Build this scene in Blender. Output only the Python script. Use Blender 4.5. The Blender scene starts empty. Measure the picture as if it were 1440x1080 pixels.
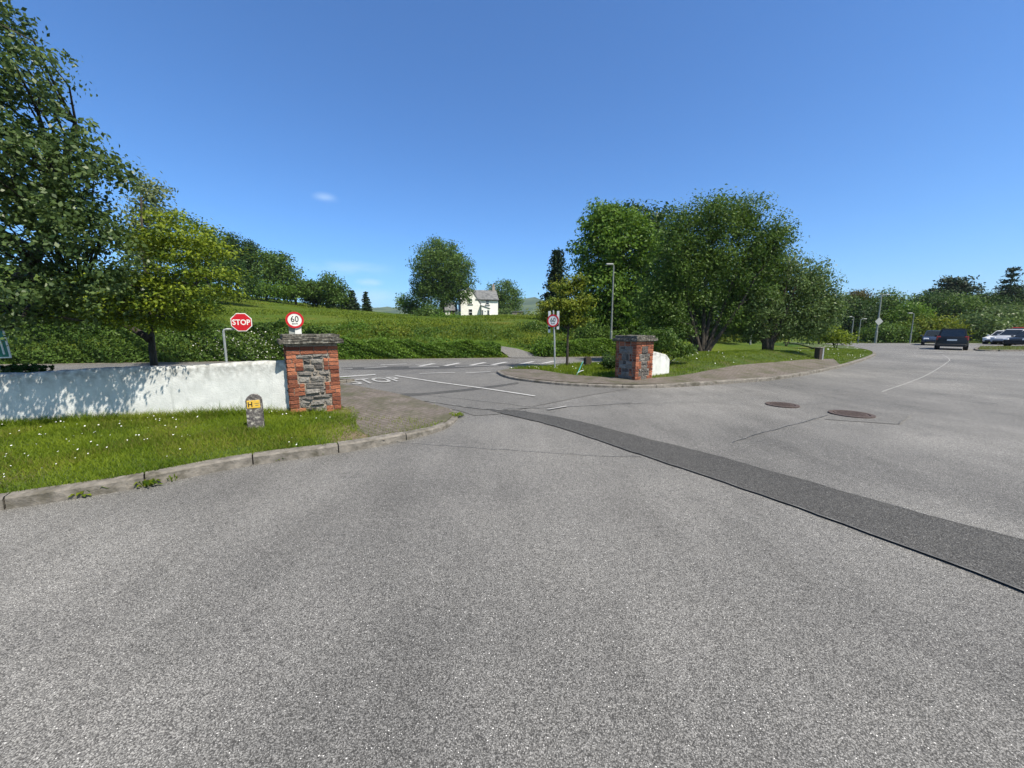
import bpy, bmesh, math, random
import numpy as np
from mathutils import Vector, Matrix

sc = bpy.context.scene
COL = sc.collection
PI = math.pi
# ------------------------------------------------------------------ camera, sky, sun, exposure
F = 541.0                       # focal length in photo pixels (1440 wide)
EYE = 1.6
TH = math.atan(78.0 / F)        # pitch down
cam = bpy.data.cameras.new('camera'); camo = bpy.data.objects.new('camera', cam); COL.objects.link(camo)
cam.sensor_fit = 'HORIZONTAL'; cam.sensor_width = 36.0; cam.lens = 36.0 * F / 1440.0
cam.clip_start = 0.05; cam.clip_end = 20000
camo.location = (0, 0, EYE); camo.rotation_euler = (PI / 2 - TH, 0, 0)
sc.camera = camo
SUN_AZ, SUN_EL = math.radians(134.0), math.radians(56.0)     # azimuth clockwise from the view direction (+Y)
world = bpy.data.worlds.new('World'); sc.world = world; world.use_nodes = True
sc.view_settings.view_transform = 'Standard'; sc.view_settings.look = 'None'
sc.view_settings.exposure = 0.78; sc.view_settings.gamma = 1.0
sun = bpy.data.lights.new('sun', 'SUN'); sun.energy = 4.2; sun.angle = math.radians(0.53); sun.color = (1.0, 0.92, 0.79)
suno = bpy.data.objects.new('sun', sun); COL.objects.link(suno)
to_sun = Vector((math.sin(SUN_AZ) * math.cos(SUN_EL), math.cos(SUN_AZ) * math.cos(SUN_EL), math.sin(SUN_EL)))
suno.rotation_euler = to_sun.to_track_quat('Z', 'Y').to_euler(); suno.location = (20, -20, 40)


def pix_dir(X, Y):
    u, v = X - 720.0, Y - 540.0
    return Vector((u, F * math.cos(TH) - v * math.sin(TH), -F * math.sin(TH) - v * math.cos(TH)))


def build_world():
    nt = world.node_tree; N = nt.nodes; L = nt.links
    N.clear()
    out = N.new('ShaderNodeOutputWorld'); bg = N.new('ShaderNodeBackground'); sky = N.new('ShaderNodeTexSky')
    sky.sky_type = 'NISHITA'; sky.sun_disc = False; sky.sun_elevation = SUN_EL; sky.sun_rotation = SUN_AZ
    sky.altitude = 30; sky.air_density = 1.0; sky.dust_density = 0.15; sky.ozone_density = 3.5
    bg.inputs['Strength'].default_value = 0.10
    tc = N.new('ShaderNodeTexCoord')
    noise = N.new('ShaderNodeTexNoise'); noise.inputs['Scale'].default_value = 9; noise.inputs['Detail'].default_value = 6
    mp = N.new('ShaderNodeMapping'); mp.inputs['Scale'].default_value = (1, 1, 4)
    L.new(tc.outputs['Generated'], mp.inputs['Vector']); L.new(mp.outputs[0], noise.inputs['Vector'])
    prev = sky.outputs[0]
    # thin fair-weather wisps, each a soft ellipse on the sky sphere broken up by noise
    for X, Y, sx, sz, amt in ((457, 278, .032, .014, .30), (519, 397, .042, .013, .65), (490, 377, .15, .022, .25), (520, 420, .16, .032, .42), (130, 400, .4, .05, .2)):
        d = pix_dir(X, Y).normalized(); r = Vector((d.y, -d.x, 0)).normalized(); w = d.cross(r)
        s = N.new('ShaderNodeVectorMath'); s.operation = 'SUBTRACT'; s.inputs[1].default_value = d
        L.new(tc.outputs['Generated'], s.inputs[0])
        a = N.new('ShaderNodeVectorMath'); a.operation = 'DOT_PRODUCT'; a.inputs[1].default_value = r / sx
        b = N.new('ShaderNodeVectorMath'); b.operation = 'DOT_PRODUCT'; b.inputs[1].default_value = w / sz
        c = N.new('ShaderNodeVectorMath'); c.operation = 'DOT_PRODUCT'; c.inputs[1].default_value = d / .5
        for q in (a, b, c): L.new(s.outputs[0], q.inputs[0])
        cb = N.new('ShaderNodeCombineXYZ')
        for i, q in enumerate((a, b, c)): L.new(q.outputs['Value'], cb.inputs[i])
        ln = N.new('ShaderNodeVectorMath'); ln.operation = 'LENGTH'; L.new(cb.outputs[0], ln.inputs[0])
        mr = N.new('ShaderNodeMapRange'); mr.interpolation_type = 'SMOOTHSTEP'
        mr.inputs['From Min'].default_value = 1.0; mr.inputs['From Max'].default_value = 0.0
        mr.inputs['To Min'].default_value = 0; mr.inputs['To Max'].default_value = amt
        L.new(ln.outputs['Value'], mr.inputs['Value'])
        mm = N.new('ShaderNodeMath'); mm.operation = 'MULTIPLY'; L.new(mr.outputs[0], mm.inputs[0])
        m2 = N.new('ShaderNodeMapRange'); m2.inputs['From Min'].default_value = .35; m2.inputs['From Max'].default_value = .6
        L.new(noise.outputs['Fac'], m2.inputs['Value']); L.new(m2.outputs[0], mm.inputs[1])
        mx = N.new('ShaderNodeMix'); mx.data_type = 'RGBA'; mx.inputs[7].default_value = (5.2, 6.4, 7.6, 1)
        L.new(mm.outputs[0], mx.inputs[0]); L.new(prev, mx.inputs[6]); prev = mx.outputs[2]
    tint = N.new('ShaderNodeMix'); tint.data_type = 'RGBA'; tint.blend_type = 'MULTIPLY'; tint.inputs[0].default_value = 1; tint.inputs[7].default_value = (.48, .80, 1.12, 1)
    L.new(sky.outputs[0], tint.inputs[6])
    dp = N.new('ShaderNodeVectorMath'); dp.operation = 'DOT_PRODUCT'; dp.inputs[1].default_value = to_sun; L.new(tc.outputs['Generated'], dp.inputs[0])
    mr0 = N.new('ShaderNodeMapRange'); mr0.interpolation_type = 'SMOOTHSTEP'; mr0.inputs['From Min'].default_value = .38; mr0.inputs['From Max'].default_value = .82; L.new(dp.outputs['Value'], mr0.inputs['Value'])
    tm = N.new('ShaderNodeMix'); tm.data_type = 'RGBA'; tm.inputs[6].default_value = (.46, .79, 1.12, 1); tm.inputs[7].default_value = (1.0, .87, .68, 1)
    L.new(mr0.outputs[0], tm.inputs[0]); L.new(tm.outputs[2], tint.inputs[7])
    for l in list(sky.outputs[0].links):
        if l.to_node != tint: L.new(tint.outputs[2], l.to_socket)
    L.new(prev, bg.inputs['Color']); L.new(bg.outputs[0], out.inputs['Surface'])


build_world()


# ------------------------------------------------------------------ survey helpers
def G(X, Y, z=0.0):
    """point at height z seen at photo pixel X,Y"""
    d = pix_dir(X, Y); k = (z - EYE) / d.z
    return Vector((d.x * k, d.y * k, z))


def AT(X, Y, D):
    """point at depth D (world y) seen at photo pixel X,Y"""
    d = pix_dir(X, Y); k = D / d.y
    return Vector((d.x * k, D, EYE + d.z * k))


RNG = np.random.default_rng(7)
random.seed(11)


# ------------------------------------------------------------------ object helpers
def link(name, me, mats=None, parent=None):
    o = bpy.data.objects.new(name, me); COL.objects.link(o)
    if mats is not None:
        for m in (mats if isinstance(mats, (list, tuple)) else [mats]): me.materials.append(m)
    if parent is not None: o.parent = parent
    return o


def tag(o, label, cat, group=None, kind=None):
    o['label'] = label; o['category'] = cat
    if group: o['group'] = group
    if kind: o['kind'] = kind
    return o


def struct(o):
    o['kind'] = 'structure'; return o


def thing(name, label, cat, loc, rz=0.0, group=None):
    o = bpy.data.objects.new(name, None); COL.objects.link(o); o.empty_display_size = .3
    o.location = loc; o.rotation_euler = (0, 0, rz)
    return tag(o, label, cat, group)


def from_arrays(name, V, faces_flat, n, attr=None, smooth=False):
    me = bpy.data.meshes.new(name)
    V = np.asarray(V, dtype=np.float32); nf = len(faces_flat) // n
    me.vertices.add(len(V)); me.vertices.foreach_set('co', V.ravel())
    me.loops.add(len(faces_flat)); me.loops.foreach_set('vertex_index', np.asarray(faces_flat, dtype=np.int32))
    me.polygons.add(nf); me.polygons.foreach_set('loop_start', np.arange(0, nf * n, n, dtype=np.int32))
    me.polygons.foreach_set('loop_total', np.full(nf, n, dtype=np.int32))
    if attr is not None:
        a = me.attributes.new('rnd', 'FLOAT', 'POINT'); a.data.foreach_set('value', np.asarray(attr, dtype=np.float32))
    me.update(calc_edges=True)
    if smooth: me.polygons.foreach_set('use_smooth', np.ones(nf, dtype=bool))
    return me


def mesh_bm(name, bm, smooth=False):
    bmesh.ops.recalc_face_normals(bm, faces=bm.faces)
    me = bpy.data.meshes.new(name); bm.to_mesh(me); bm.free()
    if smooth:
        for p in me.polygons: p.use_smooth = True
    return me


def obj(name, bm, m, parent=None, smooth=False):
    return link(name, mesh_bm(name, bm, smooth), m, parent)


def box(bm, c, s, rot=None, bevel=0.0):
    M = Matrix.Translation(Vector(c)) @ (rot.to_4x4() if rot is not None else Matrix()) @ Matrix.Diagonal((s[0], s[1], s[2], 1))
    r = bmesh.ops.create_cube(bm, size=1.0, matrix=M)
    if bevel > 0:
        es = list({e for v in r['verts'] for e in v.link_edges})
        bmesh.ops.bevel(bm, geom=es, offset=bevel, segments=1, affect='EDGES')


def tube(bm, pts, rads, n=8, cap=True):
    rings = []
    for i, p in enumerate(pts):
        p = Vector(p)
        d = (Vector(pts[min(i + 1, len(pts) - 1)]) - Vector(pts[max(i - 1, 0)])).normalized()
        a = d.cross(Vector((0, 1, 0.13))); a = a.normalized() if a.length > 1e-4 else Vector((1, 0, 0)); b = d.cross(a)
        rings.append([bm.verts.new(p + (a * math.cos(2 * PI * k / n) + b * math.sin(2 * PI * k / n)) * rads[i]) for k in range(n)])
    for A, B in zip(rings, rings[1:]):
        for k in range(n): bm.faces.new((A[k], A[(k + 1) % n], B[(k + 1) % n], B[k]))
    if cap:
        bm.faces.new(rings[0][::-1]); bm.faces.new(rings[-1])


def disc(bm, c, r, n=32, normal=(0, -1, 0), thick=0.0):
    nrm = Vector(normal).normalized(); q = nrm.to_track_quat('Z', 'Y'); c = Vector(c)
    vs = [c + q @ Vector((r * math.cos(2 * PI * k / n), r * math.sin(2 * PI * k / n), 0)) for k in range(n)]
    top = [bm.verts.new(v + nrm * thick * .5) for v in vs]; bm.faces.new(top)
    if thick:
        bot = [bm.verts.new(v - nrm * thick * .5) for v in vs]; bm.faces.new(bot[::-1])
        for k in range(n): bm.faces.new((top[k], bot[k], bot[(k + 1) % n], top[(k + 1) % n]))


def ring(bm, c, r0, r1, n=36, normal=(0, -1, 0), thick=0.003):
    nrm = Vector(normal).normalized(); q = nrm.to_track_quat('Z', 'Y'); c = Vector(c); R = []
    for r, o in ((r0, 0), (r0, thick), (r1, thick), (r1, 0)):
        R.append([bm.verts.new(c + q @ Vector((r * math.cos(2 * PI * k / n), r * math.sin(2 * PI * k / n), o))) for k in range(n)])
    for i in range(4):
        A, B = R[i], R[(i + 1) % 4]
        for k in range(n): bm.faces.new((A[k], A[(k + 1) % n], B[(k + 1) % n], B[k]))


def prism(bm, outline, d0, d1, axis='y'):
    """extrude a 2D outline (a,b): axis y -> x=a,z=b ; axis z -> x=a,y=b"""
    f = (lambda a, b, d: (a, d, b)) if axis == 'y' else ((lambda a, b, d: (a, b, d)) if axis == 'z' else (lambda a, b, d: (d, a, b)))
    A = [bm.verts.new(f(a, b, d0)) for a, b in outline]; B = [bm.verts.new(f(a, b, d1)) for a, b in outline]
    bm.faces.new(A); bm.faces.new(B[::-1]); n = len(A)
    for i in range(n): bm.faces.new((A[i], B[i], B[(i + 1) % n], A[(i + 1) % n]))


def text(name, s, m, parent, width, height, loc, flat=False, depth=.002, bold=.022):
    cu = bpy.data.curves.new(name, 'FONT'); cu.body = s; cu.align_x = 'CENTER'; cu.extrude = .01; cu.resolution_u = 3; cu.offset = bold
    t = bpy.data.objects.new(name, cu); COL.objects.link(t); bpy.context.view_layer.update()
    me = bpy.data.meshes.new_from_object(t.evaluated_get(bpy.context.evaluated_depsgraph_get()))
    bpy.data.objects.remove(t); bpy.data.curves.remove(cu)
    co = np.array([v.co[:] for v in me.vertices]); lo, hi = co.min(0), co.max(0)
    co = (co - (lo + hi) / 2) / (hi - lo) * np.array([width, height, depth])
    if not flat: co = np.stack([co[:, 0], -co[:, 2], co[:, 1]], 1)
    me.vertices.foreach_set('co', (co + np.array(loc)).astype(np.float32).ravel()); me.materials.clear(); me.update()
    return link(name, me, m, parent)


def inpoly(P, poly):
    x, y = P[:, 0], P[:, 1]; r = np.zeros(len(P), bool); n = len(poly)
    for i in range(n):
        x0, y0 = poly[i][0], poly[i][1]; x1, y1 = poly[(i + 1) % n][0], poly[(i + 1) % n][1]
        c = ((y0 > y) != (y1 > y)) & (x < (x1 - x0) * (y - y0) / (y1 - y0 + 1e-12) + x0); r ^= c
    return r


def smooth_poly(pts, step):
    """Catmull-Rom through 2D/3D points, resampled at about step"""
    P = [Vector(p).to_3d() for p in pts]; out = []
    for i in range(len(P) - 1):
        a, b, c, d = P[max(i - 1, 0)], P[i], P[i + 1], P[min(i + 2, len(P) - 1)]
        n = max(1, int((c - b).length / step))
        for k in range(n):
            t = k / n
            out.append(.5 * ((2 * b) + (c - a) * t + (2 * a - 5 * b + 4 * c - d) * t * t + (3 * b - a - 3 * c + d) * t ** 3))
    out.append(P[-1]); return out


# ------------------------------------------------------------------ materials
def new_mat(name):
    m = bpy.data.materials.new(name); m.use_nodes = True; nt = m.node_tree
    return m, nt, nt.nodes['Principled BSDF']


def noise_fac(nt, scale, detail=5, rough=.6, lo=.35, hi=.65, stretch=None, obj_co=True):
    N, L = nt.nodes, nt.links
    tc = N.new('ShaderNodeTexCoord'); n = N.new('ShaderNodeTexNoise')
    n.inputs['Scale'].default_value = scale; n.inputs['Detail'].default_value = detail; n.inputs['Roughness'].default_value = rough
    src = tc.outputs['Object']
    if stretch:
        mp = N.new('ShaderNodeMapping'); mp.inputs['Scale'].default_value = stretch; L.new(src, mp.inputs[0]); src = mp.outputs[0]
    L.new(src, n.inputs['Vector'])
    mr = N.new('ShaderNodeMapRange'); mr.inputs['From Min'].default_value = lo; mr.inputs['From Max'].default_value = hi
    L.new(n.outputs['Fac'], mr.inputs['Value']); return mr.outputs[0]


def mixc(nt, fac, a, b, mode='MIX'):
    mx = nt.nodes.new('ShaderNodeMix'); mx.data_type = 'RGBA'; mx.blend_type = mode
    for s, v in ((0, fac), (6, a), (7, b)):
        if isinstance(v, (int, float)): mx.inputs[s].default_value = v
        elif isinstance(v, tuple): mx.inputs[s].default_value = (*v, 1) if len(v) == 3 else v
        else: nt.links.new(v, mx.inputs[s])
    return mx.outputs[2]


def bump(nt, p, h, strength, dist):
    b = nt.nodes.new('ShaderNodeBump'); b.inputs['Strength'].default_value = strength; b.inputs['Distance'].default_value = dist
    nt.links.new(h, b.inputs['Height']); nt.links.new(b.outputs[0], p.inputs['Normal'])


def nmat(name, c1, c2, scale=8, rough=.8, bmp=.0, metal=0.0, lo=.35, hi=.65, stretch=None, c3=None, s3=2, spec=.4):
    m, nt, p = new_mat(name); f = noise_fac(nt, scale, lo=lo, hi=hi, stretch=stretch); c = mixc(nt, f, c1, c2)
    if c3: c = mixc(nt, noise_fac(nt, s3, lo=.5, hi=.68), c, c3)
    nt.links.new(c, p.inputs['Base Color']); p.inputs['Roughness'].default_value = rough; p.inputs['Metallic'].default_value = metal
    p.inputs['Specular IOR Level'].default_value = spec
    if bmp: bump(nt, p, f, bmp, .02)
    return m


def paint(name, c, rough=.4, metal=0.0, coat=0.0, spec=.5):
    m, nt, p = new_mat(name); f = noise_fac(nt, 14)
    nt.links.new(mixc(nt, f, tuple(x * .9 for x in c), tuple(min(1, x * 1.06) for x in c)), p.inputs['Base Color'])
    p.inputs['Roughness'].default_value = rough; p.inputs['Metallic'].default_value = metal; p.inputs['Coat Weight'].default_value = coat
    p.inputs['Specular IOR Level'].default_value = spec
    return m


def attr_mix(nt, c1, c2, name='rnd'):
    a = nt.nodes.new('ShaderNodeAttribute'); a.attribute_name = name
    return mixc(nt, a.outputs['Fac'], c1, c2)


def leaf_mat(name, c1, c2, trans=.3, rough=.5, spec=.22):
    m, nt, p = new_mat(name); N, L = nt.nodes, nt.links
    c = attr_mix(nt, c1, c2); L.new(c, p.inputs['Base Color'])
    p.inputs['Roughness'].default_value = rough; p.inputs['Specular IOR Level'].default_value = spec
    t = N.new('ShaderNodeBsdfTranslucent'); L.new(mixc(nt, .5, c, (1.0, .95, .3), 'MULTIPLY'), t.inputs['Color'])
    ms = N.new('ShaderNodeMixShader'); ms.inputs[0].default_value = trans
    L.new(p.outputs[0], ms.inputs[1]); L.new(t.outputs[0], ms.inputs[2])
    L.new(ms.outputs[0], N['Material Output'].inputs['Surface']); return m


def attr_mat(name, c1, c2, rough=.85, bscale=0, bs=.4, bd=.01):
    m, nt, p = new_mat(name); c = attr_mix(nt, c1, c2)
    f = noise_fac(nt, bscale or 30, detail=6); c = mixc(nt, f, mixc(nt, .35, c, (.05, .045, .04)), c)
    nt.links.new(c, p.inputs['Base Color']); p.inputs['Roughness'].default_value = rough; p.inputs['Specular IOR Level'].default_value = .2
    if bscale: bump(nt, p, f, bs, bd)
    return m


def asphalt(name, dark, light, cell, big=.3, contrast=1.0, bs=.5):
    m, nt, p = new_mat(name); N, L = nt.nodes, nt.links
    tc = N.new('ShaderNodeTexCoord')
    v = N.new('ShaderNodeTexVoronoi'); v.inputs['Scale'].default_value = cell; v.inputs['Randomness'].default_value = 1
    L.new(tc.outputs['Object'], v.inputs['Vector'])
    sp = N.new('ShaderNodeSeparateColor'); L.new(v.outputs['Color'], sp.inputs[0])
    pw = N.new('ShaderNodeMath'); pw.operation = 'POWER'; pw.inputs[1].default_value = 1.6; L.new(sp.outputs[0], pw.inputs[0])
    c = mixc(nt, pw.outputs[0], dark, light)
    # the bitumen showing between chips
    dm = N.new('ShaderNodeMapRange'); dm.inputs['From Min'].default_value = .38; dm.inputs['From Max'].default_value = .75; L.new(v.outputs['Distance'], dm.inputs['Value'])
    c = mixc(nt, dm.outputs[0], c, tuple(x * .45 for x in dark))
    f1 = noise_fac(nt, 24, detail=4, lo=.3, hi=.7); c = mixc(nt, f1, c, mixc(nt, .85, c, (.66, .66, .66), 'MULTIPLY'))
    f2 = noise_fac(nt, big, detail=7, lo=.34, hi=.66); c = mixc(nt, f2, mixc(nt, 1.0, c, (1 - .26 * contrast,) * 3, 'MULTIPLY'), mixc(nt, 1.0, c, (1.08, 1.07, 1.05), 'MULTIPLY'))
    f3 = noise_fac(nt, 1.9, detail=5, lo=.42, hi=.72, stretch=(1, .25, 1)); c = mixc(nt, f3, c, mixc(nt, 1.0, c, (1 - .16 * contrast,) * 3, 'MULTIPLY'))
    f5 = noise_fac(nt, .07, detail=6, lo=.38, hi=.62); c = mixc(nt, f5, mixc(nt, 1.0, c, (.86, .86, .87), 'MULTIPLY'), c)
    f6 = noise_fac(nt, 110, detail=0, lo=.78, hi=.815); c = mixc(nt, f6, c, tuple(min(.75, x * 1.3) for x in light))
    f4 = noise_fac(nt, .9, detail=8, rough=.7, lo=.60, hi=.70); c = mixc(nt, f4, c, mixc(nt, 1.0, c, (.72, .72, .73), 'MULTIPLY'))
    L.new(c, p.inputs['Base Color']); p.inputs['Roughness'].default_value = .82; p.inputs['Specular IOR Level'].default_value = .3
    inv = N.new('ShaderNodeMath'); inv.operation = 'SUBTRACT'; inv.inputs[0].default_value = 1; L.new(v.outputs['Distance'], inv.inputs[1])
    bump(nt, p, inv.outputs[0], bs, .006)
    return m


M = {}
M['asphalt'] = asphalt('worn_chip_asphalt', (.215, .212, .205), (.56, .552, .53), 185, contrast=1.35, bs=.32)
M['asphalt2'] = asphalt('smooth_asphalt', (.19, .187, .18), (.38, .374, .355), 150, contrast=.8, bs=.3)
M['patch'] = asphalt('patch_asphalt', (.085, .084, .082), (.22, .218, .21), 140, contrast=.7)
M['bitumen'] = nmat('bitumen_seal', (.06, .06, .06), (.15, .15, .147), 9, .75)
M['line'] = None
M['kerb'] = nmat('kerb_concrete', (.13, .12, .105), (.235, .215, .19), 9, .9, .5, c3=(.085, .078, .06), s3=5)
M['wall'] = None
M['soil'] = nmat('dry_soil', (.10, .075, .045), (.20, .155, .10), 14, .95, .5)
M['turf'] = nmat('turf_soil', (.035, .06, .012), (.075, .115, .02), 5, .95, .5, c3=(.09, .08, .035), s3=1.2)
M['field'] = None
M['bark'] = nmat('bark', (.025, .021, .016), (.07, .06, .047), 16, .95, .8, stretch=(1, 1, .2))
M['bark_pale'] = nmat('pale_bark', (.09, .08, .065), (.2, .18, .15), 16, .95, .6, stretch=(1, 1, .2))
M['galv'] = nmat('galvanised_steel', (.34, .36, .36), (.48, .5, .5), 20, .5, 0, .55)
M['post_dark'] = nmat('weathered_steel', (.17, .19, .175), (.25, .27, .255), 12, .6, 0, .2)
M['post_grey'] = paint('grey_paint', (.33, .35, .34), .5)
M['white'] = paint('white_paint', (.78, .79, .78), .45)
M['red'] = paint('sign_red', (.52, .012, .022), .4)
M['black'] = paint('sign_black', (.012, .012, .013), .5)
M['greensign'] = paint('sign_green', (.0, .14, .09), .4)
M['yellow'] = nmat('yellow_plate', (.62, .38, .03), (.72, .47, .06), 25, .6, c3=(.45, .36, .2), s3=30)
M['concrete_old'] = nmat('lichened_concrete', (.075, .068, .07), (.15, .14, .135), 26, .95, .5, c3=(.5, .48, .42), s3=17)
M['cap'] = nmat('cap_concrete', (.055, .052, .045), (.13, .12, .10), 18, .95, .8, c3=(.34, .33, .29), s3=16)
M['mortar'] = nmat('mortar', (.20, .17, .14), (.36, .32, .27), 30, .95, .6)
M['brick'] = attr_mat('red_brick', (.15, .045, .028), (.50, .19, .105), .9, 35, .8, .01)
M['stone'] = attr_mat('rubble_stone', (.12, .11, .105), (.38, .36, .33), .9, 22, 1.0, .03)
M['tyre'] = nmat('rubber', (.012, .012, .012), (.025, .025, .025), 30, .9)
M['glass'] = paint('dark_glass', (.012, .016, .018), .06, spec=.8)
M['rim'] = paint('alloy', (.5, .5, .52), .3, .8)
M['lamp_red'] = paint('tail_lamp', (.25, .01, .012), .2, coat=.5)
M['lamp_clear'] = paint('head_lamp', (.75, .77, .8), .12, coat=.5)
M['slate'] = None
M['render'] = nmat('white_render', (.74, .74, .72), (.86, .86, .84), 3, .85, .1)
M['iron'] = nmat('cast_iron', (.065, .05, .045), (.135, .10, .088), 40, .75, .3, .3)
M['turq'] = paint('turquoise_plastic', (.12, .55, .5), .4)
M['timber'] = nmat('dark_timber', (.03, .024, .018), (.07, .055, .04), 20, .9, .3, stretch=(4, 4, .5))


def make_special():
    # white roughcast wall with dirt at the top and bottom in streaks
    m, nt, p = new_mat('white_roughcast'); N, L = nt.nodes, nt.links
    c = mixc(nt, noise_fac(nt, 5, detail=8), (.58, .60, .585), (.72, .735, .72))
    c = mixc(nt, noise_fac(nt, 9, detail=6, lo=.55, hi=.75, stretch=(1, 1, .22)), c, (.47, .49, .47))
    tc = N.new('ShaderNodeTexCoord'); sx = N.new('ShaderNodeSeparateXYZ'); L.new(tc.outputs['Generated'], sx.inputs[0])
    n = noise_fac(nt, 12, detail=8, lo=.3, hi=.8)
    ad = N.new('ShaderNodeMath'); ad.operation = 'MULTIPLY_ADD'; ad.inputs[1].default_value = .28; L.new(n, ad.inputs[0]); L.new(sx.outputs['Z'], ad.inputs[2])
    a = nt.nodes.new('ShaderNodeAttribute'); a.attribute_name = 'rnd'      # 1 along the coping
    e = N.new('ShaderNodeMath'); e.operation = 'MULTIPLY'; L.new(a.outputs['Fac'], e.inputs[0]); L.new(n, e.inputs[1])
    c = mixc(nt, e.outputs[0], c, (.10, .095, .08))
    L.new(c, p.inputs['Base Color']); p.inputs['Roughness'].default_value = .9
    bump(nt, p, noise_fac(nt, 40, detail=5), .28, .008); M['wall'] = m
    # worn thermoplastic line
    m, nt, p = new_mat('worn_road_paint'); c = mixc(nt, noise_fac(nt, 22, detail=8, rough=.75, lo=.42, hi=.6), (.52, .52, .505), (.28, .275, .265))
    nt.links.new(c, p.inputs['Base Color']); p.inputs['Roughness'].default_value = .7; M['line'] = m
    m, nt, p = new_mat('faded_road_paint'); c = mixc(nt, noise_fac(nt, 18, detail=8, rough=.75, lo=.38, hi=.58), (.40, .40, .385), (.25, .246, .238))
    nt.links.new(c, p.inputs['Base Color']); p.inputs['Roughness'].default_value = .75; M['line_faded'] = m
    # meadow
    m, nt, p = new_mat('meadow_grass')
    c = mixc(nt, noise_fac(nt, .09, detail=8, lo=.35, hi=.65), (.062, .120, .013), (.125, .165, .024))
    c = mixc(nt, noise_fac(nt, 1.4, detail=8, lo=.3, hi=.72), mixc(nt, 1.0, c, (.74, .78, .72), 'MULTIPLY'), c)
    c = mixc(nt, noise_fac(nt, .3, detail=6, lo=.55, hi=.72), c, (.16, .155, .03))
    c = mixc(nt, noise_fac(nt, 7, detail=4, lo=.36, hi=.6), mixc(nt, 1.0, c, (.72, .76, .7), 'MULTIPLY'), c)
    nt.links.new(c, p.inputs['Base Color']); p.inputs['Roughness'].default_value = .95; p.inputs['Specular IOR Level'].default_value = .1
    bump(nt, p, noise_fac(nt, 5, detail=7), .6, .12); M['field'] = m
    # far wooded hill
    m, nt, p = new_mat('far_hill'); c = mixc(nt, noise_fac(nt, .012, detail=8, lo=.42, hi=.58), (.03, .06, .022), (.085, .12, .04))
    nt.links.new(c, p.inputs['Base Color']); p.inputs['Roughness'].default_value = 1; p.inputs['Specular IOR Level'].default_value = 0; M['hill'] = m
    # block paving
    m, nt, p = new_mat('block_paving'); N, L = nt.nodes, nt.links
    tc = N.new('ShaderNodeTexCoord'); mp = N.new('ShaderNodeMapping'); mp.inputs['Rotation'].default_value = (0, 0, .65); L.new(tc.outputs['Object'], mp.inputs[0])
    b = N.new('ShaderNodeTexBrick'); b.inputs['Scale'].default_value = 1; b.inputs['Brick Width'].default_value = .2; b.inputs['Row Height'].default_value = .1
    b.inputs['Mortar Size'].default_value = .007; b.inputs['Bias'].default_value = 0; L.new(mp.outputs[0], b.inputs['Vector'])
    b.inputs['Color1'].default_value = (.135, .115, .10, 1); b.inputs['Color2'].default_value = (.19, .163, .145, 1); b.inputs['Mortar'].default_value = (.085, .078, .05, 1)
    c = mixc(nt, noise_fac(nt, 1.5, detail=6, lo=.44, hi=.66), b.outputs['Color'], (.09, .088, .05))
    c = mixc(nt, noise_fac(nt, 16, detail=6), c, mixc(nt, 1.0, c, (.72, .7, .68), 'MULTIPLY'))
    L.new(c, p.inputs['Base Color']); p.inputs['Roughness'].default_value = .9
    iv = N.new('ShaderNodeMath'); iv.operation = 'SUBTRACT'; iv.inputs[0].default_value = 1; L.new(b.outputs['Fac'], iv.inputs[1]); bump(nt, p, iv.outputs[0], .8, .01); M['paving'] = m
    # slate
    m, nt, p = new_mat('roof_slate'); N, L = nt.nodes, nt.links
    c = mixc(nt, noise_fac(nt, 1.6, detail=8, lo=.38, hi=.62), (.10, .106, .115), (.205, .212, .22))
    w = N.new('ShaderNodeTexWave'); w.bands_direction = 'Z'; w.inputs['Scale'].default_value = 2.2; w.inputs['Distortion'].default_value = .4
    tc = N.new('ShaderNodeTexCoord'); L.new(tc.outputs['Object'], w.inputs['Vector'])
    c = mixc(nt, w.outputs['Fac'], mixc(nt, 1.0, c, (.72,) * 3, 'MULTIPLY'), c)
    L.new(c, p.inputs['Base Color']); p.inputs['Roughness'].default_value = .7; M['slate'] = m


make_special()
LM = {
    'alder': leaf_mat('leaf_alder', (0.032, 0.070, 0.020), (0.135, 0.198, 0.061), 0.34, .42, .35),
    'gold': leaf_mat('leaf_gold', (.035, .085, .012), (.31, .38, .03), .40, .55),
    'goldgreen': leaf_mat('leaf_goldgreen', (.06, .12, .012), (.24, .26, .025), .35, .55),
    'pale': leaf_mat('leaf_pale', (.11, .16, .06), (.24, .28, .13), .35, .5),
    'dark': leaf_mat('leaf_dark', (0.018, 0.046, 0.010), (0.066, 0.125, 0.026), 0.28, .5),
    'mid': leaf_mat('leaf_mid', (0.036, 0.082, 0.014), (0.133, 0.218, 0.040), 0.36, .5),
    'fresh': leaf_mat('leaf_fresh', (0.044, 0.107, 0.013), (0.172, 0.289, 0.038), 0.41, .5),
    'willow': leaf_mat('leaf_willow', (0.052, 0.100, 0.032), (0.163, 0.237, 0.076), 0.36, .42),
    'conifer': leaf_mat('leaf_conifer', (.010, .026, .010), (.03, .058, .022), .1, .6),
    'brown': leaf_mat('leaf_bronze', (.06, .06, .015), (.13, .11, .025), .3, .5),
    'grass': leaf_mat('grass_blade', (.055, .115, .006), (.23, .30, .02), .35, .6, .2),
    'drygrass': leaf_mat('dry_grass_blade', (.10, .12, .02), (.24, .23, .05), .3, .6, .2),
    'rough': leaf_mat('rough_grass', (.05, .105, .010), (.17, .21, .025), .3, .6, .2),
    'meadow': leaf_mat('meadow_blade', (.075, .13, .012), (.18, .22, .03), .3, .7, .1),
    'white': leaf_mat('white_blossom', (.55, .55, .5), (.8, .8, .74), .2, .6),
}


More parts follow.
